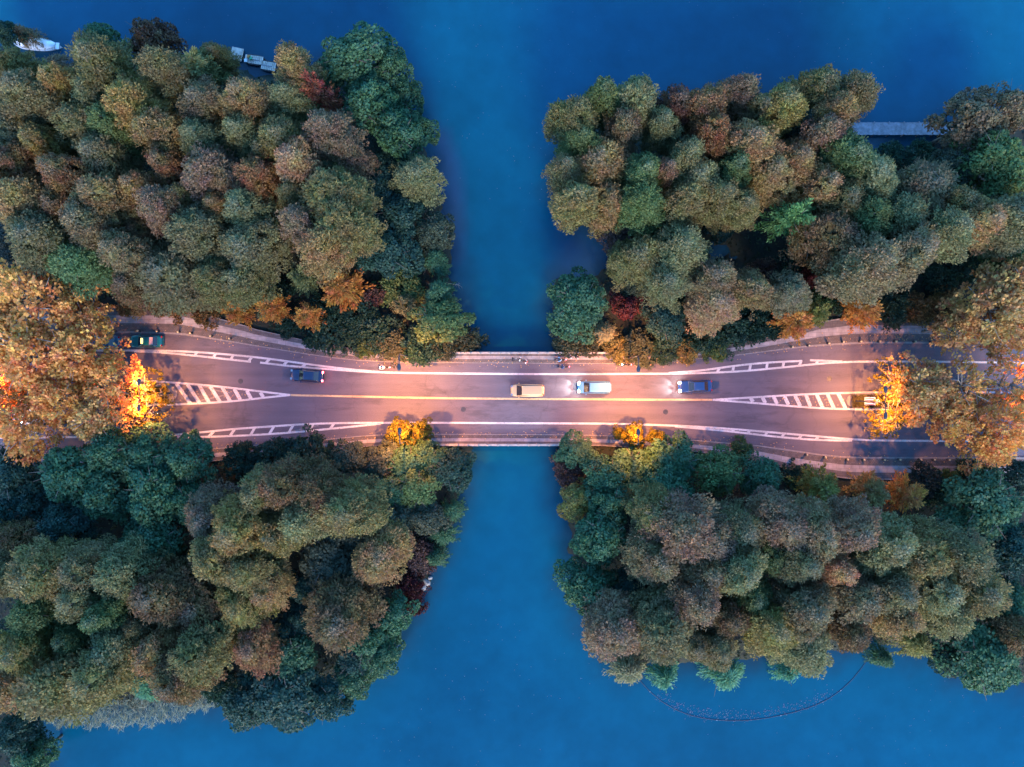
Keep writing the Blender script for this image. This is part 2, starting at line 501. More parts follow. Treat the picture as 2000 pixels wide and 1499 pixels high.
for l in ([(386,754),(402,757),(412,758)],[(418,762),(432,766),(450,768)],[(392,783),(412,777),(440,772)],[(570,843),(592,839),(622,831)]):
    om.ribbon([W(x, y, .0025) for x, y in smooth_px(l)], .2)
tag(om.build('road_marking', M['worn_paint']), kind='structure')

mh = None
for i, (x, y, lab) in enumerate([(470,745,'round manhole cover in the upper lane near the left hatching'),(905,800,'round manhole cover in the lower lane at the left end of the bridge'),(1300,805,'round manhole cover in the lower lane right of the bridge'),(1620,740,'round manhole cover in the upper lane near the right island')]):
    if mh is None:
        q = MB(); q.lathe([(.001, .002), (.36, .002), (.36, .012), (.3, .012), (.29, .007), (.001, .008)], n=22); mh = q.mesh('manhole_cover')
    o = link('manhole_cover', mh, M['steel']); o.location = W(x, y, 0)
    tag(o, lab, 'manhole cover', 'manhole covers in the road')

# ------------------------------------------------------------------ foliage meshes
def unit(v): return v / (np.linalg.norm(v, axis=-1, keepdims=True) + 1e-9)
def leaf_mesh(name, P, D, Nn, L, Wd, seed=0, tip=None):
    """one small diamond shaped face per leaf spray"""
    R = np.random.RandomState(seed)
    n = len(P)
    D = unit(D); S = unit(np.cross(D, Nn))
    L = np.broadcast_to(L, (n,))[:, None] * R.uniform(.7, 1.3, (n, 1)); Wd = np.broadcast_to(Wd, (n,))[:, None] * R.uniform(.7, 1.3, (n, 1))
    V = np.stack([P - D * L * .5, P + S * Wd * .5 + D * L * .05, P + D * L * .5, P - S * Wd * .5 + D * L * .05], 1).reshape(-1, 3)
    me = bpy.data.meshes.new(name)
    me.vertices.add(4 * n)
    me.vertices.foreach_set('co', V.astype(np.float32).ravel())
    me.loops.add(4 * n); me.polygons.add(n)
    me.loops.foreach_set('vertex_index', np.arange(4 * n, dtype=np.int32))
    me.polygons.foreach_set('loop_start', np.arange(0, 4 * n, 4, dtype=np.int32))
    at = me.attributes.new('leaf', 'FLOAT', 'FACE')
    at.data.foreach_set('value', R.uniform(0, 1, n).astype(np.float32))
    if tip is not None:
        ta = me.attributes.new('tip', 'FLOAT', 'FACE'); ta.data.foreach_set('value', tip.astype(np.float32))
    me.update(calc_edges=True)
    me.materials.append(M['leaf'])
    return me

def clumped(R, centers, outs, crad, nper, spread=.75, up=.25, rnd=.45):
    n = len(centers) * nper
    c = np.repeat(centers, nper, 0); o = np.repeat(outs, nper, 0)
    cr = np.repeat(np.broadcast_to(crad, (len(centers),)), nper)[:, None]
    q = unit(R.normal(size=(n, 3))) * R.uniform(.35, 1, (n, 1)) ** .5
    q = q + o * .35
    P = c + q * cr
    D = o * .7 + q * spread + R.normal(size=(n, 3)) * rnd + np.array([0, 0, up])
    Nn = np.array([0, 0, .9]) + q * .5 + R.normal(size=(n, 3)) * .34
    return P, D, Nn

SPEC = {}   # kind -> (R0, base height, crown height)
SPEC['R'] = (3.2, 6.5, 10.5)
SPEC['C'] = (3.8, 4.5, 6.5)
SPEC['P'] = SPEC['Q'] = (5.0, 6.0, 7.0)
SPEC['S'] = (2.4, .15, 2.85)
SPEC['K'] = (3.0, 2.2, 7.3)
SPEC['W'] = (3.2, .8, 4.7)
SPEC['M'] = (2.2, 1.2, 3.8)

def crown(kind, seed):
    R = np.random.RandomState(seed * 31 + ord(kind))
    R0, hb, hc = SPEC[kind]
    ph = R.uniform(0, 6.28, 4)
    def lump(a): return 1 + .10 * np.sin(2 * a + ph[0]) + .08 * np.sin(3 * a + ph[1]) + .06 * np.sin(5 * a + ph[2])
    if kind == 'R':
        # one to three stems, each with boughs (irregular masses) carrying small sprays
        stems = [(0, 0, 1.0, 1.0)]
        if seed % 3: stems.append((R0 * R.uniform(.4, .55), R.uniform(0, 6.28), R.uniform(.62, .74), R.uniform(.72, .92)))
        if seed % 3 == 2: stems.append((R0 * R.uniform(.45, .6), stems[1][1] + R.uniform(1.8, 3.6), R.uniform(.5, .66), R.uniform(.6, .85)))
        Ps, Ds, Ns = [], [], []
        for (od, oa, fr, fh) in stems:
            nb_ = int(34 * fr)
            tb = np.clip(np.linspace(.03, .93, nb_) + R.normal(0, .03, nb_), 0, .97)
            ab = np.arange(nb_) * 2.39996 + R.uniform(-.6, .6, nb_)
            n = nb_ * 9
            t = np.clip(np.repeat(tb, 9) + R.normal(0, .05, n), 0, .985)
            pr_ = np.sqrt(np.clip(1 - t ** 1.7, 0, 1)) * (.75 + .25 * np.clip(t * 6, 0, 1))
            reach = np.repeat(R.uniform(.66, 1.16, nb_), 9)
            a = np.repeat(ab, 9) + R.normal(0, .26, n) / np.clip(pr_, .35, 1)
            r = R0 * fr * pr_ * lump(a + t * 1.2) * reach * R.uniform(.6, 1.0, n)
            C = np.stack([od * math.cos(oa) + r * np.cos(a), od * math.sin(oa) + r * np.sin(a), hb + hc * fh * (.02 + .94 * t)], -1)
            out = unit(np.stack([np.cos(a), np.sin(a), .25 + 1.3 * t ** 2], -1))
            p_, d_, n_ = clumped(R, C, out, R.uniform(.34, .68, n), 36, .8, .1, .8)
            n_ = n_ + np.repeat(out, 36, 0) * .55
            Ps.append(p_); Ds.append(d_); Ns.append(n_)
        P, D, Nn = np.vstack(Ps), np.vstack(Ds), np.vstack(Ns)
        # sprays of the leading shoot
        m = 120
        tp = np.stack([R.normal(0, .2, m), R.normal(0, .2, m), hb + hc * R.uniform(.93, 1.03, m)], -1)
        P = np.vstack([P, tp]); D = np.vstack([D, R.normal(size=(m, 3)) * .5 + np.array([0, 0, .6])]); Nn = np.vstack([Nn, R.normal(size=(m, 3)) + np.array([0, 0, 1])])
        L, Wd = .29, .14
        # inner sprays
        m = 420
        t = R.uniform(0, .9, m); a = R.uniform(0, 6.283, m); rr = R0 * np.sqrt(1 - t ** 1.7) * .62 * np.sqrt(R.uniform(.1, 1, m))
        ip = np.stack([rr * np.cos(a), rr * np.sin(a), hb + hc * t * .95], -1)
        k = len(P)
        P = np.vstack([P, ip]); D = np.vstack([D, R.normal(size=(m, 3))]); Nn = np.vstack([Nn, R.normal(size=(m, 3)) + np.array([0, 0, 1.5])])
        L = np.concatenate([np.full(k, L), np.full(m, .9)]); Wd = np.concatenate([np.full(k, Wd), np.full(m, .6)])
    elif kind in 'CM':
        n = 46 if kind == 'C' else 30
        t = R.uniform(0, 1, n) ** .75; a = np.arange(n) * 2.39996 + R.uniform(-.4, .4, n)
        r = R0 * np.sqrt(np.clip(1 - t ** 1.6, 0, 1)) * lump(a) * R.uniform(.62, .9, n)
        C = np.stack([r * np.cos(a), r * np.sin(a), hb + hc * (.08 + .78 * t) * R.uniform(.85, 1.05, n)], -1)
        out = unit(np.stack([np.cos(a) * (1 - t), np.sin(a) * (1 - t), .35 + t], -1))
        crad = R.uniform(.16, .30, n) * R0
        P, D, Nn = [], [], []
        per = 105 if kind == 'C' else 80
        for i in range(n):
            q = unit(R.normal(size=(per, 3)) + out[i] * .75)
            P.append(C[i] + q * crad[i] * R.uniform(.78, 1.05, (per, 1)))
            D.append(q * .5 + R.normal(size=(per, 3)) * .6); Nn.append(q * 1.0 + np.array([0, 0, .35]) + R.normal(size=(per, 3)) * .4)
        P, D, Nn = np.vstack(P), np.vstack(D), np.vstack(Nn)
        k = len(P); m = 500
        t = R.uniform(0, .85, m); a = R.uniform(0, 6.283, m); rr = R0 * np.sqrt(1 - t ** 1.6) * .75 * np.sqrt(R.uniform(.05, 1, m))
        P = np.vstack([P, np.stack([rr * np.cos(a), rr * np.sin(a), hb + hc * (.05 + t * .8)], -1)])
        D = np.vstack([D, R.normal(size=(m, 3))]); Nn = np.vstack([Nn, R.normal(size=(m, 3)) + np.array([0, 0, 1.2])])
        s = 1 if kind == 'C' else .7
        L = np.concatenate([np.full(k, .36 * s), np.full(m, .6 * s)]); Wd = np.concatenate([np.full(k, .25 * s), np.full(m, .42 * s)])
    elif kind in 'PQ':
        n = 165 if kind == 'P' else 62
        t = R.uniform(0, 1, n); a = R.uniform(0, 6.283, n)
        r = R0 * np.sqrt(np.clip(1 - t ** 2.0, 0, 1)) * lump(a) * R.uniform(.25, 1.0, n) ** .6
        C = np.stack([r * np.cos(a), r * np.sin(a), hb + hc * (.1 + .85 * t) * R.uniform(.7, 1.05, n)], -1)
        out = unit(np.stack([np.cos(a), np.sin(a), .5 + t], -1))
        P, D, Nn = clumped(R, C, out, R.uniform(.45, .95, n), 24, .8, .1, .7)
        Nn = Nn + R.normal(size=Nn.shape) * .35
        L, Wd = .46, .34
    elif kind == 'S':
        n = 60
        t = R.uniform(0, 1, n) ** .8; a = R.uniform(0, 6.283, n)
        r = R0 * np.sqrt(np.clip(1 - t ** 2.2, 0, 1)) * lump(a) * R.uniform(.6, 1.0, n)
        C = np.stack([r * np.cos(a), r * np.sin(a), hb + hc * (.05 + .85 * t)], -1)
        out = unit(np.stack([np.cos(a), np.sin(a), .4 + t], -1))
        P, D, Nn = clumped(R, C, out, R.uniform(.3, .6, n), 44, .6, .3, .6)
        L, Wd = .28, .17
        m = 200; k = len(P)
        t = R.uniform(0, .7, m); a = R.uniform(0, 6.283, m); rr = R0 * .8 * np.sqrt(R.uniform(0, 1, m)) * np.sqrt(1 - t ** 2)
        P = np.vstack([P, np.stack([rr * np.cos(a), rr * np.sin(a), hb + hc * t], -1)]); D = np.vstack([D, R.normal(size=(m, 3))])
        Nn = np.vstack([Nn, R.normal(size=(m, 3)) + np.array([0, 0, 1.4])])
        L = np.concatenate([np.full(k, L), np.full(m, .6)]); Wd = np.concatenate([np.full(k, Wd), np.full(m, .4)])
    else:       # K: spiky autumn tree; W: drooping waterside willow
        ns = 62 if kind == 'K' else 54
        P, D, Nn = [], [], []
        for i in range(ns):
            t = R.uniform(0, 1); a = R.uniform(0, 6.283)
            ln = R0 * (1 - .62 * t) * R.uniform(.65, 1.12)
            z0 = hb + hc * (.02 + .72 * t)
            rise = (.25 + 1.2 * t ** 1.5) if kind == 'K' else .55
            per = 64
            s = R.uniform(.12, 1, per) ** .8
            d = np.array([math.cos(a), math.sin(a), 0])
            zz = z0 + ln * (rise * s * .8 if kind == 'K' else (1.3 * s - 1.75 * s ** 2.2))
            b = d[None] * (ln * s)[:, None]; b[:, 2] = zz
            wid = .34 * (1.1 - s)[:, None] + .07
            off = R.normal(size=(per, 3)) * wid
            P.append(b + off)
            D.append(d + unit(off) * .7 + np.array([0, 0, .15 if kind == 'K' else -.5])); Nn.append(np.array([0, 0, 1.0]) + R.normal(size=(per, 3)) * .5)
        P, D, Nn = np.vstack(P), np.vstack(D), np.vstack(Nn)
        L, Wd = (.36, .15) if kind == 'K' else (.42, .12)
    tip = None
    if kind == 'R':     # pale young shoots round the leader
        rad = np.hypot(P[:, 0] - R.uniform(-.4, .4), P[:, 1] - R.uniform(-.4, .4))
        tip = np.clip(1.25 - rad / 1.25, 0, 1) * np.clip((P[:, 2] - hb - hc * .84) / 1.0, 0, 1) * R.uniform(.0, .3)
    return leaf_mesh('crown', P, D, Nn, L, Wd, seed, tip)

def trunk_mesh(kind, seed):
    R = random.Random(seed * 17 + ord(kind))
    R0, hb, hc = SPEC[kind]
    m = MB()
    r0 = {'R': .26, 'C': .26, 'P': .3, 'Q': .3, 'S': .06, 'K': .14, 'W': .16, 'M': .1}[kind]
    top = hb + hc * {'R': .95, 'C': .7, 'P': .6, 'Q': .75, 'S': .5, 'K': .9, 'W': .5, 'M': .7}[kind]
    pts = [(R.uniform(-.08, .08) * z / 3, R.uniform(-.08, .08) * z / 3, z) for z in [top * k / 6 for k in range(7)]]
    pts[0] = (0, 0, -.6)
    m.tube(pts, [r0 * (1.3 if k == 0 else 1 - .85 * k / 6) for k in range(7)], 8)
    nb = {'R': 10, 'C': 9, 'P': 13, 'Q': 16, 'S': 5, 'K': 10, 'W': 8, 'M': 6}[kind]
    for i in range(nb):
        z = hb * .85 + (top - hb * .85) * R.random() * .85
        a = i * 2.4 + R.random()
        ln = R0 * R.uniform(.55, .9) * (1 - .5 * (z - hb) / hc if kind in 'RK' else 1)
        b = Vector((0, 0, z))
        rise = hc * (.12 if kind in 'RKW' else .42)
        p1 = b + Vector((math.cos(a) * ln * .5, math.sin(a) * ln * .5, rise * .6))
        p2 = b + Vector((math.cos(a + .2) * ln, math.sin(a + .2) * ln, min(rise, hb + hc * .93 - z)))
        rr = r0 * .38
        m.tube([b, p1, p2], [rr, rr * .6, rr * .15], 5)
        if kind in 'PQC':
            q = p1 + Vector((math.cos(a - .8) * ln * .4, math.sin(a - .8) * ln * .4, rise * .3))
            m.tube([p1, q], [rr * .5, rr * .12], 5)
    return m.mesh('trunk', True)

NVAR = {'R': 9, 'C': 5, 'P': 4, 'Q': 3, 'S': 4, 'K': 3, 'W': 3, 'M': 2}
VARS = {k: [(crown(k, i + 1), trunk_mesh(k, i + 1)) for i in range(n)] for k, n in NVAR.items()}
KNAME = {'R': ('conifer_tree', 'feathery conifer', 'tree'), 'C': ('broadleaf_tree', 'broadleaf tree', 'tree'), 'P': ('plane_tree', 'plane tree', 'tree'), 'Q': ('plane_tree', 'sparse plane tree', 'tree'),
         'S': ('shrub', 'low shrub', 'shrub'), 'K': ('autumn_tree', 'spiky tree', 'tree'), 'W': ('willow_tree', 'drooping tree', 'tree'), 'M': ('maple_tree', 'small tree', 'tree')}

# leaf colours as they read in dusk light: name -> (sRGB, word)
PAL = {'olive': ((112,106,72), 'olive'), 'tan': ((138,112,80), 'tan'), 'sage': ((114,119,90), 'sage-green'), 'gro': ((107,103,80), 'grey-olive'), 'rust': ((126,90,66), 'rusty'),
 'mauve': ((118,96,88), 'mauve-brown'), 'brown': ((106,84,62), 'brown'), 'taupe': ((116,102,84), 'taupe'), 'ytan': ((140,118,70), 'yellowish tan'), 'green': ((82,106,70), 'green'),
 'bgreen': ((84,122,86), 'bright green'), 'teal': ((56,98,80), 'teal-green'), 'dteal': ((34,70,74), 'dark teal'), 'dblue': ((40,58,72), 'blue-black'), 'red': ((140,66,60), 'brick-red'),
 'crim': ((84,32,44), 'crimson'), 'maroon': ((90,60,54), 'maroon-brown'), 'orange': ((178,112,62), 'orange'), 'plane': ((184,126,82), 'orange-tan'), 'pgray': ((166,122,88), 'dull tan'),
 'yg': ((122,114,66), 'yellow-green'), 'pink': ((160,122,98), 'pinkish tan'), 'slate': ((66,76,74), 'slate-green'), 'pteal': ((70,136,124), 'pale teal'), 'grey': ((122,120,104), 'grey-green'),
 'purple': ((92,68,80), 'purple'), 'lampglow': ((106,92,26), 'golden')}  # last entry puts the lamp glow into the leaf colour of crowns at lamps
HGT = {'R': lambda r: 13 + r * .07, 'C': lambda r: 8.5 + r * .05, 'P': lambda r: 11 + r * .03, 'Q': lambda r: 11 + r * .03, 'S': lambda r: 1.6 + r * .035, 'K': lambda r: 6.5 + r * .05, 'W': lambda r: 3.2 + r * .04, 'M': lambda r: 4.5 + r * .03}
ZC = {'R': .70, 'C': .70, 'P': .72, 'Q': .72, 'S': .6, 'K': .6, 'W': .55, 'M': .65}
LEAF_K, LEAF_B = 1.08, .64

# x y r kind colour [height] | label | landmark phrase
TREES = """
8 60 26 C dteal 6 | dark teal bush at the very top-left corner of the wood
40 62 30 W mauve | bare mauve-twigged bush behind the white boat
112 130 46 W mauve 5 | sprawling mauve thicket in front of the white boat
196 74 36 C teal 7 | teal-green waterside tree left of the dark rusty one on the top shore
297 84 52 C maroon 10 | dark rusty broad tree jutting from the top shore | the dark rusty shore tree
205 128 58 R olive
14 148 44 R olive
66 190 50 R gro
128 168 36 R ytan
188 192 42 R sage
264 206 46 R ytan
325 140 40 R gro
398 140 46 K sage 13
422 112 28 R olive 11
404 205 44 R taupe
486 198 40 R tan
22 258 36 R grey
88 282 40 R ytan
165 250 44 R olive
226 248 36 R green
312 260 48 R tan
395 274 42 R sage
475 262 36 R sage
205 306 50 R gro
30 328 48 R rust
134 346 42 R rust
330 328 30 R rust
410 340 52 R mauve
505 346 36 R rust
580 134 38 R tan
568 196 38 R sage
628 188 40 K red 16 | brick-red tree beside the big teal trees of the upper-left wood | the brick-red tree
510 205 30 R taupe
690 112 72 C teal 12 | biggest teal-green broadleaf tree at the wood's top-right shore | the big teal shore tree
764 130 42 C teal 10
718 205 54 C teal 11
786 184 36 C teal 8
782 262 54 C teal 11
818 246 30 C teal 8
645 262 48 R mauve
552 276 44 R olive
584 326 46 R pink
692 312 32 R mauve 13
648 334 26 R green 12
814 348 46 R sage 11 | sage-green dome tree leaning over the channel's left bank | the lone sage tree
745 335 46 C dteal 6
645 388 56 R olive
46 392 48 R tan
210 385 50 R tan
128 404 40 R brown
274 372 34 R tan
14 472 36 C dblue 6
84 466 58 R gro
182 440 50 R taupe
315 408 42 R mauve
388 452 54 R gro
162 518 54 R bgreen 14
246 498 46 R taupe
335 540 60 R gro 15
262 562 42 R brown 13
482 412 46 R sage
490 490 54 R gro
478 552 50 R olive 14
590 440 42 R mauve
664 440 52 R olive
634 486 46 R tan
575 384 34 R olive
520 300 28 R olive 14
100 230 28 R olive 13
360 390 32 R olive 14
430 405 30 R tan 14
550 465 26 C dteal 6
282 456 34 R brown 12
420 552 38 R olive 13
592 542 34 K sage 9
668 560 48 K orange 9 | bright orange spiky tree above the left end of the bridge road | the bright orange tree
528 600 34 K orange 8
462 606 40 K orange 8
602 618 34 K orange 8
738 372 46 C dteal 7
782 420 54 C dteal 8
758 490 54 C dteal 8
726 440 40 C dteal 7
850 452 40 C slate 7
848 508 36 W teal 6
782 562 46 S green 2
856 572 44 W teal 7
858 626 50 C green 7
904 664 32 S slate
792 598 24 S grey
560 632 30 S dteal
612 662 22 S dteal
642 640 42 S dteal
694 612 40 S dteal
736 646 40 S dteal
762 674 34 S slate 2.4
820 676 38 S dteal
862 678 28 S slate 2.2
726 580 26 S purple
690 660 30 S dteal 2.2
715 676 22 S green 1.8
640 600 34 S dteal 4
545 570 30 S dteal 3
400 600 34 S brown 3
340 590 28 S brown 2
250 590 30 S rust 2
300 586 28 S brown 2
1176 194 36 R green
1125 240 42 R olive
1236 208 40 R sage
1216 256 38 R taupe
1132 282 38 R green
1168 322 52 R tan
1106 338 34 R gro
1250 346 40 R green
1290 250 30 R sage 16
1318 214 42 R maroon 15 | dark maroon-brown tree on the top shore of the right wood | the maroon shore tree
1376 214 40 R rust
1386 262 36 R rust
1440 188 42 R mauve
1342 310 38 R sage
1362 352 44 R sage
1460 290 50 R tan
1430 334 34 R green
1500 342 44 R tan
1128 396 44 R olive
1184 398 40 R tan
1254 398 38 R green
1338 394 46 R olive
1402 386 40 R olive
1444 404 34 R olive 15
1300 340 26 R mauve 14
1478 220 34 R gro 15
1520 216 40 R yg
1594 178 44 R olive
1668 186 42 R gro
1630 226 40 R tan
1600 268 42 R mauve
1562 246 32 R dteal 12
1648 312 50 R green
1552 322 42 R tan
1690 346 46 R sage
1796 372 52 R taupe 14
1738 306 30 S dteal
1802 302 32 S dteal
1900 236 66 C mauve 11
1962 210 52 C mauve 11
1940 318 72 C green 12
1872 330 44 C slate 9
1990 350 56 C green 11
1600 370 42 R tan
1640 396 40 R olive
1546 428 48 K bgreen 15 | bright green feathery tree above the dark pond | the bright green tree
1618 462 52 R brown
1684 428 46 R green
1750 424 44 R sage
1696 516 62 R taupe
1768 500 54 R taupe
1842 458 46 R sage 18
1900 440 52 R tan
1962 432 58 R gro
1860 400 40 R olive 14
1968 492 48 C green 8
1214 440 42 C purple 7
1266 430 34 C dteal 6
1330 484 48 R sage 14
1250 500 46 R olive 12
1302 556 38 R sage 12
1396 542 42 R taupe 12
1396 592 48 R pink 11 | pinkish tan round tree above the shrubs right of the blue-green one | the pinkish tan tree
1470 568 36 R tan 11
1542 572 40 R grey 11
1576 546 24 M crim
1128 592 60 C teal 10 | large round teal-green tree at the channel's right bank above the bridge | the round teal bank tree
1226 596 32 M crim | crimson round maple beside the large teal-green bank tree | the crimson maple
1300 624 46 C dteal 6
1408 434 34 C dteal 6
1492 528 28 S purple 3
1980 540 40 C dteal 8
1560 520 34 S dteal 3
1900 520 38 S dteal 3
1840 545 34 S dteal 3
1620 545 30 S dteal 3
1430 644 42 S dteal 3.4
1482 634 38 S dteal 3.4
1372 664 36 S dteal
1400 680 26 S green 2
1182 652 32 W grey 4
1112 664 34 S slate
1150 676 26 S slate 2
1202 680 28 S olive 2.2
1248 680 36 S slate 2.4
1298 684 32 S dteal 2
1340 684 26 S olive 2
1552 628 42 K orange 8
1592 612 34 K yg 8
1684 602 46 K orange 8 | orange-tan spiky tree overhanging the upper right sidewalk | the orange sidewalk tree
1604 582 32 S teal 3
1640 590 26 S dteal 3
1748 600 34 S dteal 3
1788 600 36 S brown 3
1850 604 42 S brown 3
1520 640 26 S dteal 3
1245 560 26 C slate 6
1340 590 24 S dteal 3
1440 600 22 S dteal 3
1936 606 76 P pgray 13
1868 640 44 P pgray 11
1970 648 50 P pgray 12
1990 560 60 P pgray 13
1806 764 62 P pgray 11
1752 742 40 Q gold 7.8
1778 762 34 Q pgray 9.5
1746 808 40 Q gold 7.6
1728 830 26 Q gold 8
1880 752 52 Q plane 12
1960 836 66 P plane 12
1862 812 52 P plane 11
1975 752 56 Q plane 11
1930 876 44 P plane 10
1900 800 44 Q plane 10
62 592 82 P plane 13
156 612 56 P plane 12
60 700 82 P plane 13
150 690 64 P plane 12
216 752 62 P plane 12
116 780 56 P plane 12
194 816 56 P pgray 11
46 832 66 P plane 12
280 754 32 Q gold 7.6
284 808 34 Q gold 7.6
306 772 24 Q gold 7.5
-20 640 60 P plane 12
-20 780 60 P plane 12
24 928 58 C dteal 9
4 1004 46 C dteal 9
60 985 40 C dteal 8
138 928 68 C teal 12
214 886 56 C teal 11
288 888 62 C teal 11
366 900 50 C teal 10
204 962 56 C teal 12
296 966 64 C teal 12
362 982 52 C teal 10
126 1020 56 C dteal 9
300 1052 60 C teal 10
24 1062 40 R brown 12
340 1100 40 C dteal 6
470 902 36 S dteal 4
410 1012 42 R mauve 14
470 1036 52 R ytan
512 962 44 R olive
556 950 46 R brown
612 962 46 R brown
590 1014 46 R sage
680 996 50 R olive
540 1040 40 R olive
532 896 36 S dteal 3.6
590 892 42 S dteal 3.6
646 908 38 S dteal 3.6
692 900 42 C slate 5
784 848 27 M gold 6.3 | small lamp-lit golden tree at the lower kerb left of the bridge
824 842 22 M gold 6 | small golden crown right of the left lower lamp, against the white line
794 912 50 C teal 5.8 | green tree behind the lamp-lit golden crowns at the lower road edge left of the bridge | the green lamp-side tree
808 954 46 C green 7
750 900 40 C slate 6
880 918 46 C dteal 6
838 890 34 C teal 6
768 962 38 C teal 7
758 1014 48 C slate 7
830 1012 40 C slate 6
880 1000 34 W teal 4
862 1044 38 W teal 4
650 1092 72 C slate 8
744 1086 50 R tan 12
700 1040 40 C slate 7
818 1090 36 S purple 2
850 1092 28 W teal 3
800 1140 30 S crim 2.4 | crimson bush beside the pale rocks on the lower-left shore | the crimson shore bush
806 1184 20 S crim 2
430 1092 46 R olive
486 1110 48 R olive
478 1182 46 R yg 14
520 1148 38 R tan 13
498 1262 46 R rust 13
664 1212 60 R brown 12 | big brown dome tree in the lower-left wood near its right shore | the big brown tree
590 1150 38 C dteal 6
566 1284 52 C teal 8
556 1364 78 C dteal 8
640 1366 46 C dteal 7
480 1378 50 C dteal 7
720 1252 56 C teal 8
768 1206 40 C teal 7
748 1284 40 C teal 7
590 1210 34 C dteal 6
560 1230 30 C dteal 6
88 1118 60 R olive
172 1110 48 R gro
242 1112 44 R sage
80 1190 52 R green
168 1160 44 R sage
318 1160 54 R brown
392 1182 50 R rust 14
212 1194 42 R green
60 1262 46 R yg
230 1262 54 R sage
310 1270 46 R tan
390 1272 52 R olive
120 1330 66 R olive
200 1312 54 R olive
348 1320 50 R brown
20 1332 52 R tan
282 1344 38 W pteal 4
28 1436 50 C dteal 8
62 1482 44 C teal 7
12 1252 36 C dteal 9
10 1130 40 R gro
280 1216 34 R gro 14
430 1240 34 R brown 13
150 1240 30 R green 14
1242 922 50 C teal 6
1186 936 46 C teal 8
1316 896 58 C teal 8.5
1300 946 52 C teal 10
1404 920 54 C green 9
1488 932 48 C teal 8
1126 882 38 C teal 5
1116 922 34 S purple 3
1128 980 40 C yg 6
1190 984 44 C teal 9
1176 1052 58 C teal 10
1148 1152 58 C teal 9 | round green tree at the lower-right wood's left shore | the round shore tree
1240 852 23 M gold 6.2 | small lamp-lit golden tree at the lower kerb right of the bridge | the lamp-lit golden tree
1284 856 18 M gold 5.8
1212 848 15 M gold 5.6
1330 1030 66 R mauve
1270 1000 42 R olive 14
1390 1052 52 R mauve
1440 1032 46 R gro
1282 1092 48 R taupe
1380 1112 46 R taupe
1600 948 46 K yg 9
1700 960 42 K tan 9
1768 964 46 K orange 9
1806 942 32 S dblue 4
1530 1030 50 R mauve
1590 1044 48 R taupe
1660 1034 48 R mauve
1732 1060 54 R sage
1560 1094 42 R gro
1630 1108 38 R pink
1500 1082 42 R green 13
1800 1080 52 R olive
1868 1082 50 R gro
1928 990 70 C teal 10
1976 1080 58 C dteal 10
1900 1150 54 R olive
1822 1150 50 R sage
1740 1150 46 R gro
1672 1164 46 R taupe
1200 1230 50 R mauve 13
1290 1222 56 R gro
1358 1170 46 R mauve
1424 1206 40 R brown 13
1440 1116 46 R sage
1502 1222 50 R yg 15
1466 1160 36 R green 14
1570 1184 46 R taupe
1660 1232 38 R brown 12
1572 1268 50 R sage 13
1228 1310 46 W grey 6
1300 1324 38 W pteal 6
1420 1318 50 W pteal 6
1350 1256 36 R gro 12
1790 1258 50 W yg 7 | yellowish drooping tree over the water above the lower-right lake | the yellowish drooping tree
1924 1286 80 C teal 9
1970 1176 52 C teal 8
1984 1240 42 R brown 12
1750 1206 42 R tan
1850 1200 38 R sage
1545 1312 36 W pteal 5
1400 1262 36 R gro 12
1210 1170 34 C dteal 7
1235 1150 40 C dteal 7
690 1330 44 C teal 6
1730 1290 30 W teal 4
1850 1290 36 C dteal 6
700 1290 40 C dteal 6
425 1345 34 S dteal 3
1255 985 30 C dteal 7
1830 960 30 S dteal 3
1860 950 36 S green 3
1900 930 34 S dteal 3
1560 930 26 S dteal 3
1450 880 26 S teal 2.4
1990 930 40 C dteal 8
"""
LAND = [((75,89), 'the white boat'), ((490,117), 'the moored plank boats'), ((1745,255), 'the wooden pier'), ((828,1145), 'the pale rocks'), ((240,1400), 'the reed bed'),
        ((1450,1405), 'the floating boom'), ((289,668), 'the parked teal taxi'), ((1692,783), 'the striped marker board'), ((910,690), "the bridge's upper left corner"),
        ((1100,690), "the bridge's upper right corner"), ((905,870), "the bridge's lower left corner"), ((1100,870), "the bridge's lower right corner"), ((345,770), 'the left traffic island tip'),
        ((1480,495), 'the dark pond')]
rows = []
for ln in TREES.strip().split('\n'):
    if not ln.strip(): continue
    parts = [p.strip() for p in ln.split('|')]
    f = parts[0].split()
    row = dict(x=float(f[0]), y=float(f[1]), r=float(f[2]), k=f[3], c=f[4], h=float(f[5]) if len(f) > 5 else None,
               label=parts[1] if len(parts) > 1 else None)
    if len(parts) > 2: LAND.append(((row['x'], row['y']), parts[2]))
    rows.append(row)
NUM = ['', 'one crown', 'two crowns', 'three crowns', 'four crowns', 'five crowns', 'six crowns', 'seven crowns', 'eight crowns', 'nine crowns', 'ten crowns', 'eleven crowns', 'twelve crowns']
DIRS = ['right of', 'above and right of', 'above', 'above and left of', 'left of', 'below and left of', 'below', 'below and right of']
used = {r['label'] for r in rows if r['label']}
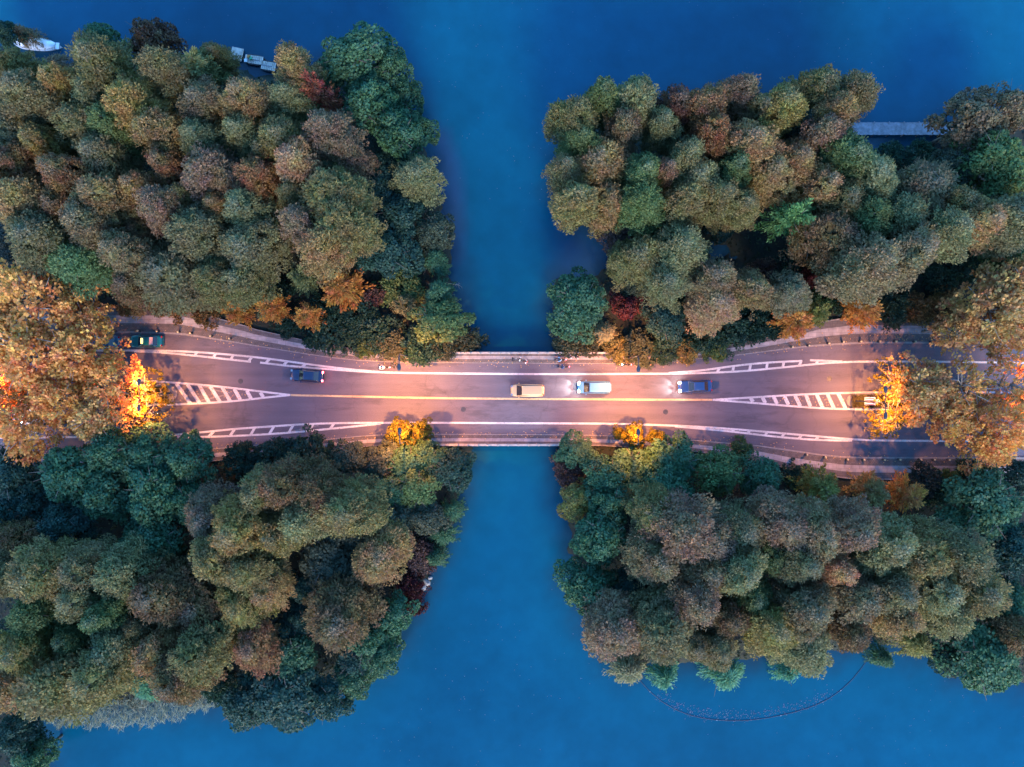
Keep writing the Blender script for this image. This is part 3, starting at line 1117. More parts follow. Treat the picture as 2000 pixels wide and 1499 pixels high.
for r in rows:
    if r['label']: continue
    noun = KNAME[r['k']][1]
    word = PAL[r['c']][1]
    cand = sorted(LAND, key=lambda l: math.hypot(l[0][0] - r['x'], l[0][1] - r['y']))[:5]
    size = 'big ' if r['r'] >= 60 else 'small ' if r['r'] <= 34 else ''
    done = False
    for unit_px in (80, 55):
        for (lx, ly), ph in cand:
            dx, dy = r['x'] - lx, -(r['y'] - ly)
            d = math.hypot(dx, dy)
            dr = DIRS[int(round(math.atan2(dy, dx) / (math.pi / 4))) % 8]
            n = min(12, round(d / unit_px))
            lab = f"{size}{word} {noun} " + (f"right beside {ph}, {dr.split(' of')[0]} it" if n == 0 else f"{NUM[n]} {dr} {ph}")
            if n == 0: lab = f"{size}{word} {noun} touching {ph}"
            lab = lab if len(lab.replace('-', ' ').split()) <= 16 else lab[len(size):]
            if lab not in used:
                used.add(lab); r['label'] = lab; done = True
                break
        if done: break
    if not done:
        r['label'] = lab + ', mid photo'

sq = lambda v: np.array([v])
for i, r in enumerate(rows):
    k = r['k']
    R0, hb, hc = SPEC[k]
    h = r['h'] or HGT[k](r['r'])
    h *= rng.uniform(.9, 1.1) if k in 'RP' else rng.uniform(.95, 1.05)
    c = W(r['x'], r['y'], h * ZC[k])
    Rw = r['r'] * (H - h * ZC[k]) / FPX * (1.22 if k == 'R' else 1.1)
    gz = max(float(ground_z(sq(c.x), sq(c.y))[0]), WATER_Z - .3)
    nm, noun, cat = KNAME[k]
    root = empty(nm, (c.x, c.y, gz), rng.uniform(0, 6.28), r['label'], cat,
                 {'tree': 'trees of the lakeside woods', 'shrub': 'shrubs under the trees'}[cat] if k not in 'PQ' else 'plane trees over the road')
    s = Rw / R0
    root.scale = (s * rng.uniform(.86, 1.12), s * rng.uniform(.86, 1.12), (h - gz) / (hb + hc))
    cm, tm = VARS[k][i % NVAR[k]]
    cr = link('crown' if cat == 'tree' else 'foliage', cm, None, root)
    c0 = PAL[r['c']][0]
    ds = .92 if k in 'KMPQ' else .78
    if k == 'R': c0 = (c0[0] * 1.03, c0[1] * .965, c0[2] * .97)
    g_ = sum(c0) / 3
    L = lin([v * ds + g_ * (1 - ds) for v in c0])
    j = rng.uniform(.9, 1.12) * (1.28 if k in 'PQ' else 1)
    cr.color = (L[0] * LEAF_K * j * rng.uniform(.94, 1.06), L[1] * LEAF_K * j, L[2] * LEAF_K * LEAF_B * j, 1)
    link('trunk' if cat == 'tree' else 'stem', tm, M['pale_bark'] if k in 'PQ' else M['bark'], root)

# ground cover: ivy, ferns and litter under the trees
def ground_cover():
    R = np.random.RandomState(5)
    n = 90000
    X = R.uniform(-88, 88, n); Y = R.uniform(-62, 62, n)
    s = land_sd(X, Y)
    top = np.interp(X, [p.x for p in edge(UP_IN, UP_OUT, 1.12)], [p.y for p in edge(UP_IN, UP_OUT, 1.12)])
    bot = np.interp(X, [p.x for p in edge(LO_IN, LO_OUT, 1.12)], [p.y for p in edge(LO_IN, LO_OUT, 1.12)])
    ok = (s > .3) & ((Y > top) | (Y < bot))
    X, Y = X[ok], Y[ok]
    Z = ground_z(X, Y) + R.uniform(.05, .55, len(X)) * (.5 + .5 * np.sin(X * .7) * np.sin(Y * .6))
    n = len(X)
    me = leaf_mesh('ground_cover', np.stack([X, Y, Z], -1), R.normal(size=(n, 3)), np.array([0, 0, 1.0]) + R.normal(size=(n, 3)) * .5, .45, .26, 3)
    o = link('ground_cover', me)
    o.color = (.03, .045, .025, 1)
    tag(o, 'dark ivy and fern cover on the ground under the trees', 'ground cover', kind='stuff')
ground_cover()

# ------------------------------------------------------------------ traffic islands, hedges
def island(pts):
    k = MB()
    n = len(pts)
    k.add([W(x, y, .15) for x, y in pts] + [W(x, y, -.3) for x, y in pts],
          [tuple(range(n))] + [(i, (i + 1) % n, n + (i + 1) % n, n + i) for i in range(n)])
    tag(k.build('kerb', M['kerb']), kind='structure')
ISL_L = [(-200,752),(322,750),(334,752.5),(342,758),(346,766),(346,773),(342,781),(334,787),(322,789.5),(-200,789)]
ISL_R = [(2200,770),(1672,769),(1662,771),(1655,776),(1653,783),(1655,790),(1662,795.5),(1672,798),(2200,800)]
island(ISL_L); island(ISL_R)
def hedge(x0, x1, yc, hw, seed, label, col):
    R = np.random.RandomState(seed)
    n = int(abs(x1 - x0) * 28)
    u = R.uniform(0, 1, n); X = x0 + (x1 - x0) * u
    v = R.uniform(-1, 1, n)
    top = R.uniform(0, 1, n) < .7
    P = np.array([W(x, yc + vv * hw, 0) for x, vv in zip(X, v)])
    P[:, 2] = np.where(top, .15 + .62 * (1 - .35 * v ** 2) + R.normal(0, .06, n), R.uniform(.15, .75, n))
    me = leaf_mesh('foliage', P, R.normal(size=(n, 3)), np.array([0, 0, .9]) + R.normal(size=(n, 3)) * .6, .25, .16, seed)
    root = empty('hedge', W((x0 + x1) / 2, yc, 0), 0, label, 'hedge', 'clipped hedges on the traffic islands')
    o = link('foliage', me, None, root); o.matrix_parent_inverse = Matrix.Translation(-root.location)
    o.color = col
    st = MB()
    for q in range(14):
        x = x0 + (x1 - x0) * (q + .5) / 14
        st.tube([W(x, yc, 0), W(x + 2, yc + rng.uniform(-4, 4), .5)], [.03, .012], 5)
    s_ = st.build('stem', M['bark'], root); s_.matrix_parent_inverse = Matrix.Translation(-root.location)
hedge(-80, 330, 770, 15.5, 3, 'clipped hedge on the left traffic island under the plane trees', (.13, .1, .03, 1))
hedge(1660, 2080, 783.5, 12.5, 4, 'clipped hedge on the right traffic island behind the striped hatching', (.13, .1, .03, 1))

# ------------------------------------------------------------------ bridge
br = empty('stone_bridge', W(1005, 780, WATER_Z), 0, 'pale stone road bridge crossing the channel between the two wooded banks', 'bridge')
def bchild(mb, name, mat, smooth=False):
    o = mb.build(name, mat, br, smooth); o.matrix_parent_inverse = Matrix.Translation(-br.location); return o
xa, xb = W(905, 0).x, W(1100, 0).x
yt, yb = W(0, 687.5).y, W(0, 870.5).y
dk = MB(); dk.box(((xa + xb) / 2, (yt + yb) / 2, -.95), (xb - xa, yt - yb, .85)); bchild(dk, 'deck', M['concrete'])
for x in (xa - .2, (xa * 2 + xb) / 3, (xa + 2 * xb) / 3, xb + .2):
    p = MB(); p.box((x, (yt + yb) / 2, -2.9), (1.0, yt - yb - .6, 3.0)); bchild(p, 'pier', M['concrete'])
def parapet(px0, px1, py, label, sgn):
    a_, b_ = W(px0, py), W(px1, py)
    root = empty('bridge_parapet', (a_ + b_) / 2 + Vector((0, 0, .12)), 0, label, 'parapet', 'parapets along the bridge edges')
    L = (b_ - a_).length
    rail = MB(); rail.box((0, 0, .98), (L, .24, .13)); rail.build('rail', M['stone'], root)
    base = MB(); base.box((0, 0, .07), (L, .26, .14)); base.build('base', M['stone'], root)
    n = max(4, int(L / 1.35))
    pm, im = None, None
    for i in range(n + 1):
        x = -L / 2 + L * i / n
        if pm is None:
            q = MB(); q.box((0, 0, .56), (.19, .29, 1.12)); q.lathe([(.001, 1.12), (.1, 1.13), (.12, 1.2), (.08, 1.29), (.001, 1.31)], n=10); pm = q.mesh('post')
            z = MB(); z.box((0, 0, .5), (L / n - .24, .07, .72)); im = z.mesh('panel')
        link('post', pm, M['stone'], root, (x, 0, 0))
        if i < n: link('panel', im, M['stone'], root, (x + L / n / 2, 0, 0))
parapet(880, 1185, 690.2, 'stone parapet along the upper edge of the bridge behind the walkers', 1)
parapet(855, 1150, 868.6, 'stone parapet along the lower edge of the bridge', -1)

# ------------------------------------------------------------------ street lamps
def arm_parts(root, sgn, power=1.0):
    a_ = MB(); a_.tube([(0, 0, 8.75), (0, sgn * .35, 9.0), (0, sgn * 1.0, 9.08), (0, sgn * 1.35, 9.08)], [.07, .07, .065, .06]); a_.build('arm', M['steel'], root, True)
    hd = MB()
    for i, (y, wd, z0, z1) in enumerate([(1.2, .06, 9.05, 9.12), (1.32, .16, 9.02, 9.17), (1.6, .23, 9.0, 9.2), (1.9, .23, 9.0, 9.19), (2.08, .15, 9.02, 9.14), (2.16, .04, 9.05, 9.1)]):
        ring = [(-wd, z0), (wd, z0), (wd * 1.02, (z0 + z1) / 2), (wd * .6, z1), (-wd * .6, z1), (-wd * 1.02, (z0 + z1) / 2)]
        hd.v += [(x, sgn * y, z) for x, z in ring]
        if i:
            b0 = (i - 1) * 6
            hd.f += [(b0 + k, b0 + (k + 1) % 6, b0 + 6 + (k + 1) % 6, b0 + 6 + k) for k in range(6)]
    hd.f += [(0, 1, 2, 3, 4, 5), tuple(30 + k for k in range(6))]
    h_ = hd.build('lamp_head', M['steel'], root, False)
    ln = MB(); ln.box((0, sgn * 1.72, 8.985), (.22, .42, .03)); ln.build('lens', M['sodium'], h_)
    li = bpy.data.lights.new('lamp_light', 'SPOT')
    li.energy = LAMP_W * power; li.color = LAMP_COL; li.spot_size = math.radians(160); li.spot_blend = .6; li.shadow_soft_size = .16
    lo = bpy.data.objects.new('lamp_light', li); COL.objects.link(lo); lo.parent = root; lo.location = (0, sgn * 1.72, 8.9)
def lamp(px, py, arms, label):
    root = empty('street_lamp', W(px, py, .12), 0, label, 'street lamp', 'street lamps along the road')
    p = MB(); p.lathe([(.17, 0), (.17, .5), (.1, .6), (.085, 3), (.055, 8.78), (.001, 8.85)], n=12); p.build('pole', M['steel'], root, True)
    f = MB(); f.lathe([(.24, 0), (.24, .06), (.18, .1)], n=12); f.build('base', M['steel'], root)
    for s in arms: arm_parts(root, s, 1.0 if len(arms) == 1 else .25 if 'hidden' in label else .6)
lamp(798, 697, (-1,), 'dark single-arm street lamp on the upper sidewalk left of the bridge')
lamp(1226, 700, (-1,), 'dark single-arm street lamp on the upper sidewalk right of the bridge')
lamp(799, 858, (1,), 'street lamp rising through the lit yellow tree below the road, left of the bridge')
lamp(1226, 860, (1,), 'street lamp rising through the small lit trees below the road, right of the bridge')
lamp(333, 770, (1, -1), 'double-arm street lamp at the tip of the left traffic island')
lamp(1668, 783.5, (1, -1), 'double-arm street lamp near the tip of the right traffic island')
lamp(1930, 784, (1, -1), 'double-arm street lamp hidden under the right plane trees')
lamp(70, 770, (1, -1), 'double-arm street lamp hidden under the left plane trees')

# ------------------------------------------------------------------ bollards
bq = MB(); bq.lathe([(.2, 0), (.2, .06), (.15, .1), (.14, .52), (.17, .56), (.17, .62), (.1, .66)], n=14); b_body = bq.mesh('post', True)
bq = MB(); bq.lathe([(.09, .655), (.15, .72), (.165, .80), (.13, .9), (.05, .945), (.001, .95)], n=14); b_cap = bq.mesh('cap', True)
M['bollard'] = plain('dark_iron', (.03, .03, .035), .6)
M['boll_cap'] = plain('brass_cap', (.5, .42, .24), .5)
ORD = ['first', 'second', 'third', 'fourth', 'fifth', 'sixth', 'seventh', 'eighth', 'ninth', 'tenth', 'eleventh']
proto = None
for pts, where in (([(226,648),(273,647),(310,648),(351,649),(375,651.5),(414,657),(451,662)], 'on the upper sidewalk by the parked taxi'),
            ([(1545,678),(1577,675.5),(1616,671),(1644,668.5),(1678,667.5),(1715,667.5),(1746,667.5),(1784,668),(1816,669)], 'on the upper right sidewalk'),
            ([(1573,888),(1609,892.5),(1652,897),(1684,898),(1724,898),(1754,897.5),(1794,897.5),(1821,898),(1850,898),(1886,898),(1925,897.5)], 'on the lower right sidewalk'),
            ([(460,879.5)], 'on the lower left sidewalk')):
    for i, (x, y) in enumerate(pts):
        if proto is None:
            proto = empty('bollard'); link('post', b_body, M['bollard'], proto); link('cap', b_cap, M['boll_cap'], proto); o = proto
        else: o = copy_tree(proto)
        o.location = W(x, y, .12); o.scale = (.85, .85, .85)
        lab = f'dark bollard, {ORD[i]} from the left {where}' if len(pts) > 1 else 'lone dark bollard with pale cap at the lower left kerb beside the shrubs'
        tag(o, lab, 'bollard', 'bollards along the sidewalks')

# ------------------------------------------------------------------ marker board
ms = empty('marker_board', W(1692, 783.5, .15), math.pi, 'striped traffic marker board standing in the right traffic island hedge', 'sign')
p = MB(); p.tube([(0, 0, 0), (0, 0, 2.1)], .04); p.build('post', M['chrome'], ms)
M['sign_white'] = plain('sign_white', (.8, .8, .8), .4, var=.03)
M['sign_purple'] = plain('sign_dark', (.10, .04, .13), .4, var=.03)
tilt = Matrix.Rotation(math.radians(-38), 4, 'Y')
p = MB(); p.box((0, 0, 0), (.05, 1.1, 1.5)); o = p.build('board', M['sign_white'], ms); o.matrix_local = Matrix.Translation((.12, 0, 1.35)) @ tilt
p2 = MB()
for i in range(4):
    y = -.42 + i * .28
    p2.add([(.028, y - .07, -.7), (.028, y + .07, -.7), (.028, y + .17, .7), (.028, y + .03, .7)], [(0, 1, 2, 3)])
p2.build('stripes', M['sign_purple'], o)
rs = empty('round_sign', W(1703, 783.5, .15), 0, 'small round white traffic sign behind the striped marker board', 'sign')
p = MB(); p.tube([(0, 0, 0), (0, 0, 1.9)], .035); p.build('post', M['chrome'], rs)
p = MB(); p.lathe([(.001, 0), (.3, 0), (.3, .03), (.001, .03)], n=20); o = p.build('disc', M['sign_white'], rs); o.matrix_local = Matrix.Translation((-.06, 0, 1.75)) @ Matrix.Rotation(math.radians(-45), 4, 'Y')

# ------------------------------------------------------------------ cars
def paint(name, col, rough=.3, metal=.2):
    m, t, b = new_mat(name)
    n = noise(t, 14, 2)
    r = ramp(t, n.outputs[0], [(.3, tuple(c * .93 for c in col)), (.7, tuple(c * 1.05 for c in col))])
    t.links.new(r.outputs[0], b.inputs['Base Color'])
    b.inputs['Roughness'].default_value = rough; b.inputs['Metallic'].default_value = metal
    b.inputs['Coat Weight'].default_value = .6; b.inputs['Coat Roughness'].default_value = .08
    return m
def loft(mb, secs):
    n = len(secs[0]); b0 = len(mb.v)
    for s in secs: mb.v += [tuple(p) for p in s]
    for i in range(len(secs) - 1):
        for k in range(n):
            k2 = (k + 1) % n
            mb.f.append((b0 + i * n + k, b0 + i * n + k2, b0 + (i + 1) * n + k2, b0 + (i + 1) * n + k))
    mb.f.append(tuple(b0 + k for k in range(n))); mb.f.append(tuple(b0 + (len(secs) - 1) * n + k for k in range(n)))
def car(px, py, yaw, col, label, shape='sedan', z=0.0, head=True, tail=True, beams=False):
    root = empty('car', W(px, py, z), math.pi + yaw, label, 'car', 'cars on the road')
    pm = paint('car_paint', col)
    HL = 2.3
    if shape == 'van':
        st = [(-2.3,.62,.8),(-2.25,.78,.98),(-2.0,.86,1.02),(-1.0,.88,1.02),(0,.89,1.0),(1.2,.88,.98),(1.75,.85,.92),(2.15,.76,.84),(2.3,.58,.7)]
        cab = [(-2.15,.74,.66,-2.0),(1.55,.8,.66,.75)]; ztop = 1.85
    elif shape == 'hatch':
        st = [(-2.1,.6,.72),(-2.03,.76,.9),(-1.8,.85,.96),(-1.0,.88,.97),(0,.88,.95),(.9,.87,.92),(1.5,.84,.86),(2.0,.76,.76),(2.15,.58,.64)]
        cab = [(-1.95,.74,.6,-1.55),(1.15,.78,.6,.4)]; ztop = 1.48
    else:
        st = [(-2.3,.6,.74),(-2.24,.76,.9),(-2.0,.84,.95),(-1.2,.88,.95),(0,.89,.92),(.9,.88,.9),(1.6,.86,.84),(2.1,.78,.74),(2.3,.58,.62)]
        cab = [(-1.75,.74,.58,-1.05),(1.05,.78,.58,.3)]; ztop = 1.44
    HL = st[-1][0]
    body = MB()
    secs = []
    for x, hw, zt in st:
        zb = .26
        secs.append([(x, -hw * .9, zb), (x, -hw, zb + .16), (x, -hw, zt - .2), (x, -hw * .93, zt - .07), (x, -hw * .7, zt - .015), (x, 0, zt), (x, hw * .7, zt - .015), (x, hw * .93, zt - .07), (x, hw, zt - .2), (x, hw, zb + .16), (x, hw * .9, zb)])
    loft(body, secs)
    (xr, wr, tr_, xrt), (xf, wf, tf, xft) = cab
    zb = .86
    bot = [(xr, -wr), (xr, wr), (xf, wf), (xf, -wf)]
    top = [(xrt, -tr_), (xrt, tr_), (xft, tf), (xft, -tf)]
    # roof with a slight crown
    rb = [(x, y, zb) for x, y in bot]; rt = [(x, y, ztop) for x, y in top]
    cabm = MB(); b0 = 0
    cabm.v += rb + rt
    xm = (xrt + xft) / 2
    cabm.v += [(xrt + .25, -tr_ * .72, ztop + .055), (xrt + .25, tr_ * .72, ztop + .055), (xft - .2, tf * .72, ztop + .055), (xft - .2, -tf * .72, ztop + .055)]
    cabm.f += [(0, 1, 5, 4), (1, 2, 6, 5), (2, 3, 7, 6), (3, 0, 4, 7), (4, 5, 9, 8), (5, 6, 10, 9), (6, 7, 11, 10), (7, 4, 8, 11), (8, 9, 10, 11)]
    bo = body.build('body', pm, root, True)
    md = bo.modifiers.new('sub', 'SUBSURF'); md.levels = md.render_levels = 1
    cb = cabm.build('roof', pm, root, False)
    bv = cb.modifiers.new('bev', 'BEVEL'); bv.width = .07; bv.segments = 3; bv.limit_method = 'ANGLE'
    for p_ in cb.data.polygons: p_.use_smooth = True
    def panel(name, q, ins=.09, off=.02):
        q = [Vector(v) for v in q]; c = sum(q, Vector()) / 4
        nn = (q[1] - q[0]).cross(q[3] - q[0]).normalized()
        if nn.dot(c - Vector((0, 0, .9))) < 0: nn = -nn
        v = []
        for k in range(4):
            e1 = (q[(k + 1) % 4] - q[k]).normalized(); e2 = (q[k - 1] - q[k]).normalized()
            v.append(q[k] + (e1 + e2) * ins + nn * off)
        m_ = MB(); m_.add(v + [p_ - nn * .03 for p_ in v], [(0, 1, 2, 3), (7, 6, 5, 4), (0, 4, 5, 1), (1, 5, 6, 2), (2, 6, 7, 3), (3, 7, 4, 0)])
        m_.build(name, M['glass'], root)
    panel('windshield', [rb[2], rb[3], rt[3], rt[2]], .07)
    panel('rear_window', [rb[0], rb[1], rt[1], rt[0]], .07)
    panel('side_window', [rb[1], rb[2], rt[2], rt[1]], .08)
    panel('side_window', [rb[3], rb[0], rt[0], rt[3]], .08)
    for x in (-HL * .6, HL * .62):
        for s in (-1, 1):
            wm2 = MB(); wm2.tube([(x, s * .70, .31), (x, s * .885, .31)], .31, 18)
            wo = empty('wheel'); wo.parent = root
            ty = wm2.build('tyre', M['rubber'], wo)
            rmm = MB(); rmm.tube([(x, s * .8, .31), (x, s * .9, .31)], .19, 14); rmm.build('rim', M['chrome'], wo)
    for s in (-1, 1):
        m_ = MB(); m_.box((xf - .35, s * (wf + .17), .97), (.14, .2, .12)); m_.build('mirror', pm, root)
        zt = st[-2][2]
        m_ = MB(); m_.box((HL - .12, s * .56, zt - .1), (.26, .3, .13)); m_.build('headlight', M['lens_white'] if head else M['chrome'], root)
        m_ = MB(); m_.box((st[0][0] + .07, s * .6, .83), (.16, .26, .15)); m_.build('taillight', M['lens_red'] if tail else M['lens_dim'], root)
    if beams:
        for s in (-1, 1):
            li = bpy.data.lights.new('headlight_beam', 'SPOT'); li.energy = 60; li.color = (1, .93, .8); li.spot_size = math.radians(60); li.spot_blend = .8; li.shadow_soft_size = .06
            lo = bpy.data.objects.new('headlight_beam', li); COL.objects.link(lo); lo.parent = root; lo.location = (HL + .12, s * .56, .66); lo.rotation_euler = (0, math.radians(-76), 0)
    bp = MB(); bp.box((HL - .02, 0, .42), (.16, 1.3, .2)); bp.build('bumper', pm, root)
    bp = MB(); bp.box((st[0][0] + .02, 0, .45), (.18, 1.4, .22)); bp.build('bumper', pm, root)
    return root, ztop
M['lens_dim'] = plain('red_lens', (.25, .01, .012), .25, var=.05)
M['taxi_sign'] = emit('taxi_sign_glow', (1, .55, .15), .25)
t1, zt_ = car(290, 667.5, 0, (.0, .13, .16), 'parked teal taxi with an orange roof sign at the upper left kerb', 'sedan', head=False, tail=False)
p = MB(); p.box((.2, 0, zt_ + .12), (.22, .75, .18)); p.build('roof_sign', M['taxi_sign'], t1)
rk = MB(); rk.box((-1.02, 0, zt_ + .03), (.5, 1.02, .05)); rk.build('reflection_strip', plain('pink_reflection', (.55, .38, .36), .5), t1)  # pink reflection of the rear glass, added as a coloured strip
car(207, 668.5, 0, (.01, .12, .26), 'blue parked car half hidden under the left plane trees', 'sedan', head=False, tail=False)
car(602, 734, math.radians(-4), (.008, .02, .07), 'dark blue car with red tail lights nearest the left traffic island', 'sedan', head=False)
car(1030, 763, 0, (.6, .37, .18), 'beige van at the middle of the bridge', 'van', head=False, tail=False)
car(1160, 757, 0, (.12, .32, .52), 'light blue van right behind the beige van', 'van', head=True, tail=False, beams=True)
car(1356, 755, math.radians(2), (.012, .045, .16), 'deep blue car with lit headlights at the right end of the bridge road', 'sedan', head=True, tail=False, beams=True)
car(18, 816, math.pi, (.6, .6, .62), 'white car glimpsed through the left plane trees', 'sedan', head=True, tail=False)

# ------------------------------------------------------------------ people and scooters
def skin_mesh(name, V, E, Rr, mat, parent, lv=1):
    me = bpy.data.meshes.new(name)
    me.from_pydata([tuple(v) for v in V], E, [])
    o = link(name, me, mat, parent)
    sk = o.modifiers.new('skin', 'SKIN'); sk.use_smooth_shade = True
    for i, d in enumerate(me.skin_vertices[0].data):
        r_ = Rr[i]
        d.radius = r_ if hasattr(r_, '__len__') else (r_, r_)
        d.use_root = (i == 0)
    ss = o.modifiers.new('sub', 'SUBSURF'); ss.levels = ss.render_levels = lv
    return o
def person(loc, yaw, label, shirt, trousers, pose='walk', hair=True, group='people walking over the bridge', hat=None):
    root = empty('person', loc, yaw, label, 'person', group)
    # x forward, y left; joints
    if pose == 'walk':
        hip = 0.92; J = {'pel': (0, 0, hip), 'chest': (.03, 0, 1.28), 'neck': (.04, 0, 1.46), 'head': (.07, 0, 1.62), 'crown': (.07, 0, 1.73)}
        legs = [((.0, .1, .86), (.16, .1, .48), (.24, .1, .09), (.36, .1, .04)), ((.0, -.1, .86), (-.02, -.1, .47), (-.24, -.1, .12), (-.14, -.1, .04))]
        arms = [((.03, .2, 1.40), (-.08, .25, 1.14), (.05, .25, .90), (.08, .24, .82)), ((.03, -.2, 1.40), (.1, -.25, 1.14), (.26, -.23, .94), (.3, -.22, .87))]
    else:
        hip = .78; J = {'pel': (-.1, 0, hip), 'chest': (.0, 0, 1.13), 'neck': (.05, 0, 1.32), 'head': (.09, 0, 1.48), 'crown': (.09, 0, 1.59)}
        legs = [((-.08, .1, .76), (.32, .13, .72), (.38, .13, .34), (.5, .13, .3)), ((-.08, -.1, .76), (.32, -.13, .72), (.38, -.13, .34), (.5, -.13, .3))]
        arms = [((.02, .2, 1.27), (.18, .27, 1.05), (.43, .27, .99), (.5, .27, .985)), ((.02, -.2, 1.27), (.18, -.27, 1.05), (.43, -.27, .99), (.5, -.27, .985))]
    V, E, Rr = [], [], []
    def add(p, r, par=None):
        V.append(Vector(p)); Rr.append(r)
        if par is not None: E.append((par, len(V) - 1))
        return len(V) - 1
    pe = add(J['pel'], (.15, .11)); ch = add(J['chest'], (.16, .11), pe); ne = add(J['neck'], .055, ch); he = add(J['head'], (.085, .1), ne); add(J['crown'], .06, he)
    nose = Vector(J['head']) + Vector((.11, 0, -.01)); add(nose, .018, he)
    for l in legs:
        a_ = add(l[0], .085, pe); b_ = add(l[1], .06, a_); c_ = add(l[2], .042, b_); add(l[3], .035, c_)
    for l in arms:
        a_ = add(l[0], .058, ch); b_ = add(l[1], .043, a_); c_ = add(l[2], .03, b_); hnd = add(l[3], (.036, .02), c_)
        d = (Vector(l[3]) - Vector(l[2])).normalized(); sd = Vector((0, 1, 0)).cross(d).normalized()
        for q in range(4):
            f0 = Vector(l[3]) + sd * (q - 1.5) * .02 + d * .02
            f1 = add(f0 + d * .035, .009, hnd); add(f0 + d * (.07 + (.012 if q in (1, 2) else 0)) + Vector((0, -.012 * (1 if l[0][1] > 0 else -1), -.012)), .008, f1)
        th = add(Vector(l[3]) + sd * .042, .010, hnd); add(Vector(l[3]) + sd * .06 + d * .04, .009, th)
    skin_mesh('body', V, E, Rr, M['skin'], root)
    # clothes: slightly larger shells over the same skeleton
    V, E, Rr = [], [], []
    a0 = add(Vector(J['pel']) + Vector((0, 0, .0)), (.175, .13)); a1 = add(J['chest'], (.185, .13), a0); add(Vector(J['neck']) - Vector((0, 0, .05)), .085, a1)
    for l in arms:
        u = add(l[0], .078, a1); v = add(l[1], .06, u); add(Vector(l[1]).lerp(Vector(l[2]), .8), .047, v)
    skin_mesh('shirt', V, E, Rr, shirt, root)
    V, E, Rr = [], [], []
    a0 = add(Vector(J['pel']) - Vector((0, 0, .02)), (.165, .13))
    for l in legs:
        u = add(l[0], .105, a0); v = add(l[1], .08, u); add(Vector(l[1]).lerp(Vector(l[2]), .88), .062, v)
    skin_mesh('trousers', V, E, Rr, trousers, root)
    for l in legs:
        V, E, Rr = [], [], []
        u = add(Vector(l[2]) + Vector((-.03, 0, -.03)), .05); add(Vector(l[3]) + Vector((.04, 0, -.0)), (.048, .036), u)
        skin_mesh('shoe', V, E, Rr, M['rubber'], root)
    hd = Vector(J['head'])
    q = MB(); q.lathe([(.118, -.03), (.128, .03), (.115, .09), (.07, .135), (.001, .15)], c=hd + Vector((-.02, 0, 0)), n=14)
    q.build('helmet' if hat else 'hair', hat or M['hair'], root, True)
    return root
def fab(name, c): return plain(name, c, .85, var=.1)
SW = .12
person(W(1002, 703, SW), math.radians(170), 'person in dark clothes walking at the left of the three on the bridge', fab('dark_jacket', (.02, .025, .04)), fab('navy_trousers', (.03, .05, .1)))
person(W(1016, 702.5, SW), math.radians(150), 'person in a loose white top in the middle of three walkers on the bridge', fab('white_top', (.75, .74, .74)), fab('black_trousers', (.02, .02, .025)))
person(W(1027.5, 707.5, SW), math.radians(150), 'person in a white shirt with red trousers near the kerb on the bridge', fab('white_shirt', (.7, .68, .68)), fab('red_trousers', (.35, .05, .06)))
person(W(1113, 697.5, SW), 0, 'person with black hair and white shirt walking by the upper parapet', fab('pale_shirt', (.55, .5, .55)), fab('purple_trousers', (.1, .05, .12)))
person(W(1126, 698.5, SW), 0, 'person in a pink-white top ahead of the other walker by the upper parapet', fab('pink_top', (.6, .45, .42)), fab('dark_trousers', (.03, .025, .03)))
def scooter(px, py, yaw, z, col, label, rider_label, shirt, hat, lit=True, trousers=None):
    loc = W(px, py, z)
    root = empty('scooter', loc, yaw, label, 'scooter', 'scooters in the cycle lane')
    pm = paint('scooter_paint', col)
    b = MB()
    loft(b, [[(x, y * wd, zc + zz * hh) for y, zz in ((-1, -.6), (-.8, .8), (0, 1), (.8, .8), (1, -.6), (0, -1))] for x, wd, zc, hh in
             ((-.8, .05, .62, .05), (-.6, .14, .58, .14), (-.2, .16, .5, .18), (.05, .16, .36, .07), (.3, .16, .34, .06), (.42, .13, .42, .14))])
    b.build('body', pm, root, True)
    fs = MB(); fs.tube([(.38, 0, .35), (.5, 0, .7), (.44, 0, .98)], [.13, .11, .05], 10); fs.build('front_shield', pm, root, True)
    st = MB(); loft(st, [[(x, y * wd, .72 + zz * .06) for y, zz in ((-1, -1), (-.8, 1), (.8, 1), (1, -1))] for x, wd in ((-.62, .1), (-.4, .15), (-.05, .14), (.05, .06))]); st.build('seat', M['rubber'], root)
    hb = MB(); hb.tube([(.4, -.36, .99), (.44, 0, .97), (.4, .36, .99)], .018, 6); hb.build('handlebar', M['steel'], root)
    for x in (-.55, .62):
        wl = MB(); wl.tube([(x, -.05, .23), (x, .05, .23)], .23, 18); wl.build('wheel', M['rubber'], root)
    hl = MB(); hl.lathe([(.001, 0), (.07, .01), (.08, .05), (.001, .08)], n=12); o = hl.build('headlight', M['lens_white'] if lit else M['chrome'], root); o.location = (.52, 0, .86); o.rotation_euler = (0, math.radians(70), 0)
    tl = MB(); tl.box((-.8, 0, .6), (.06, .16, .07)); tl.build('taillight', M['lens_red'], root)
    person(loc + Vector((0, 0, 0)), yaw, rider_label, shirt, trousers or fab('jeans', (.03, .04, .08)), 'ride', group='people riding scooters', hat=hat)
scooter(752, 718, math.pi, 0, (.55, .55, .55), 'white scooter in the upper cycle lane left of the lamp head', 'person riding the white scooter below the left lamp head', fab('white_jacket', (.7, .66, .62)), fab('white_helmet', (.7, .7, .7)))
scooter(1221, 713, math.pi, 0, (.5, .48, .45), 'pale scooter in the upper cycle lane beside the right lamp head', 'person in grey riding the pale scooter by the right lamp', fab('grey_jacket', (.16, .12, .12)), None)
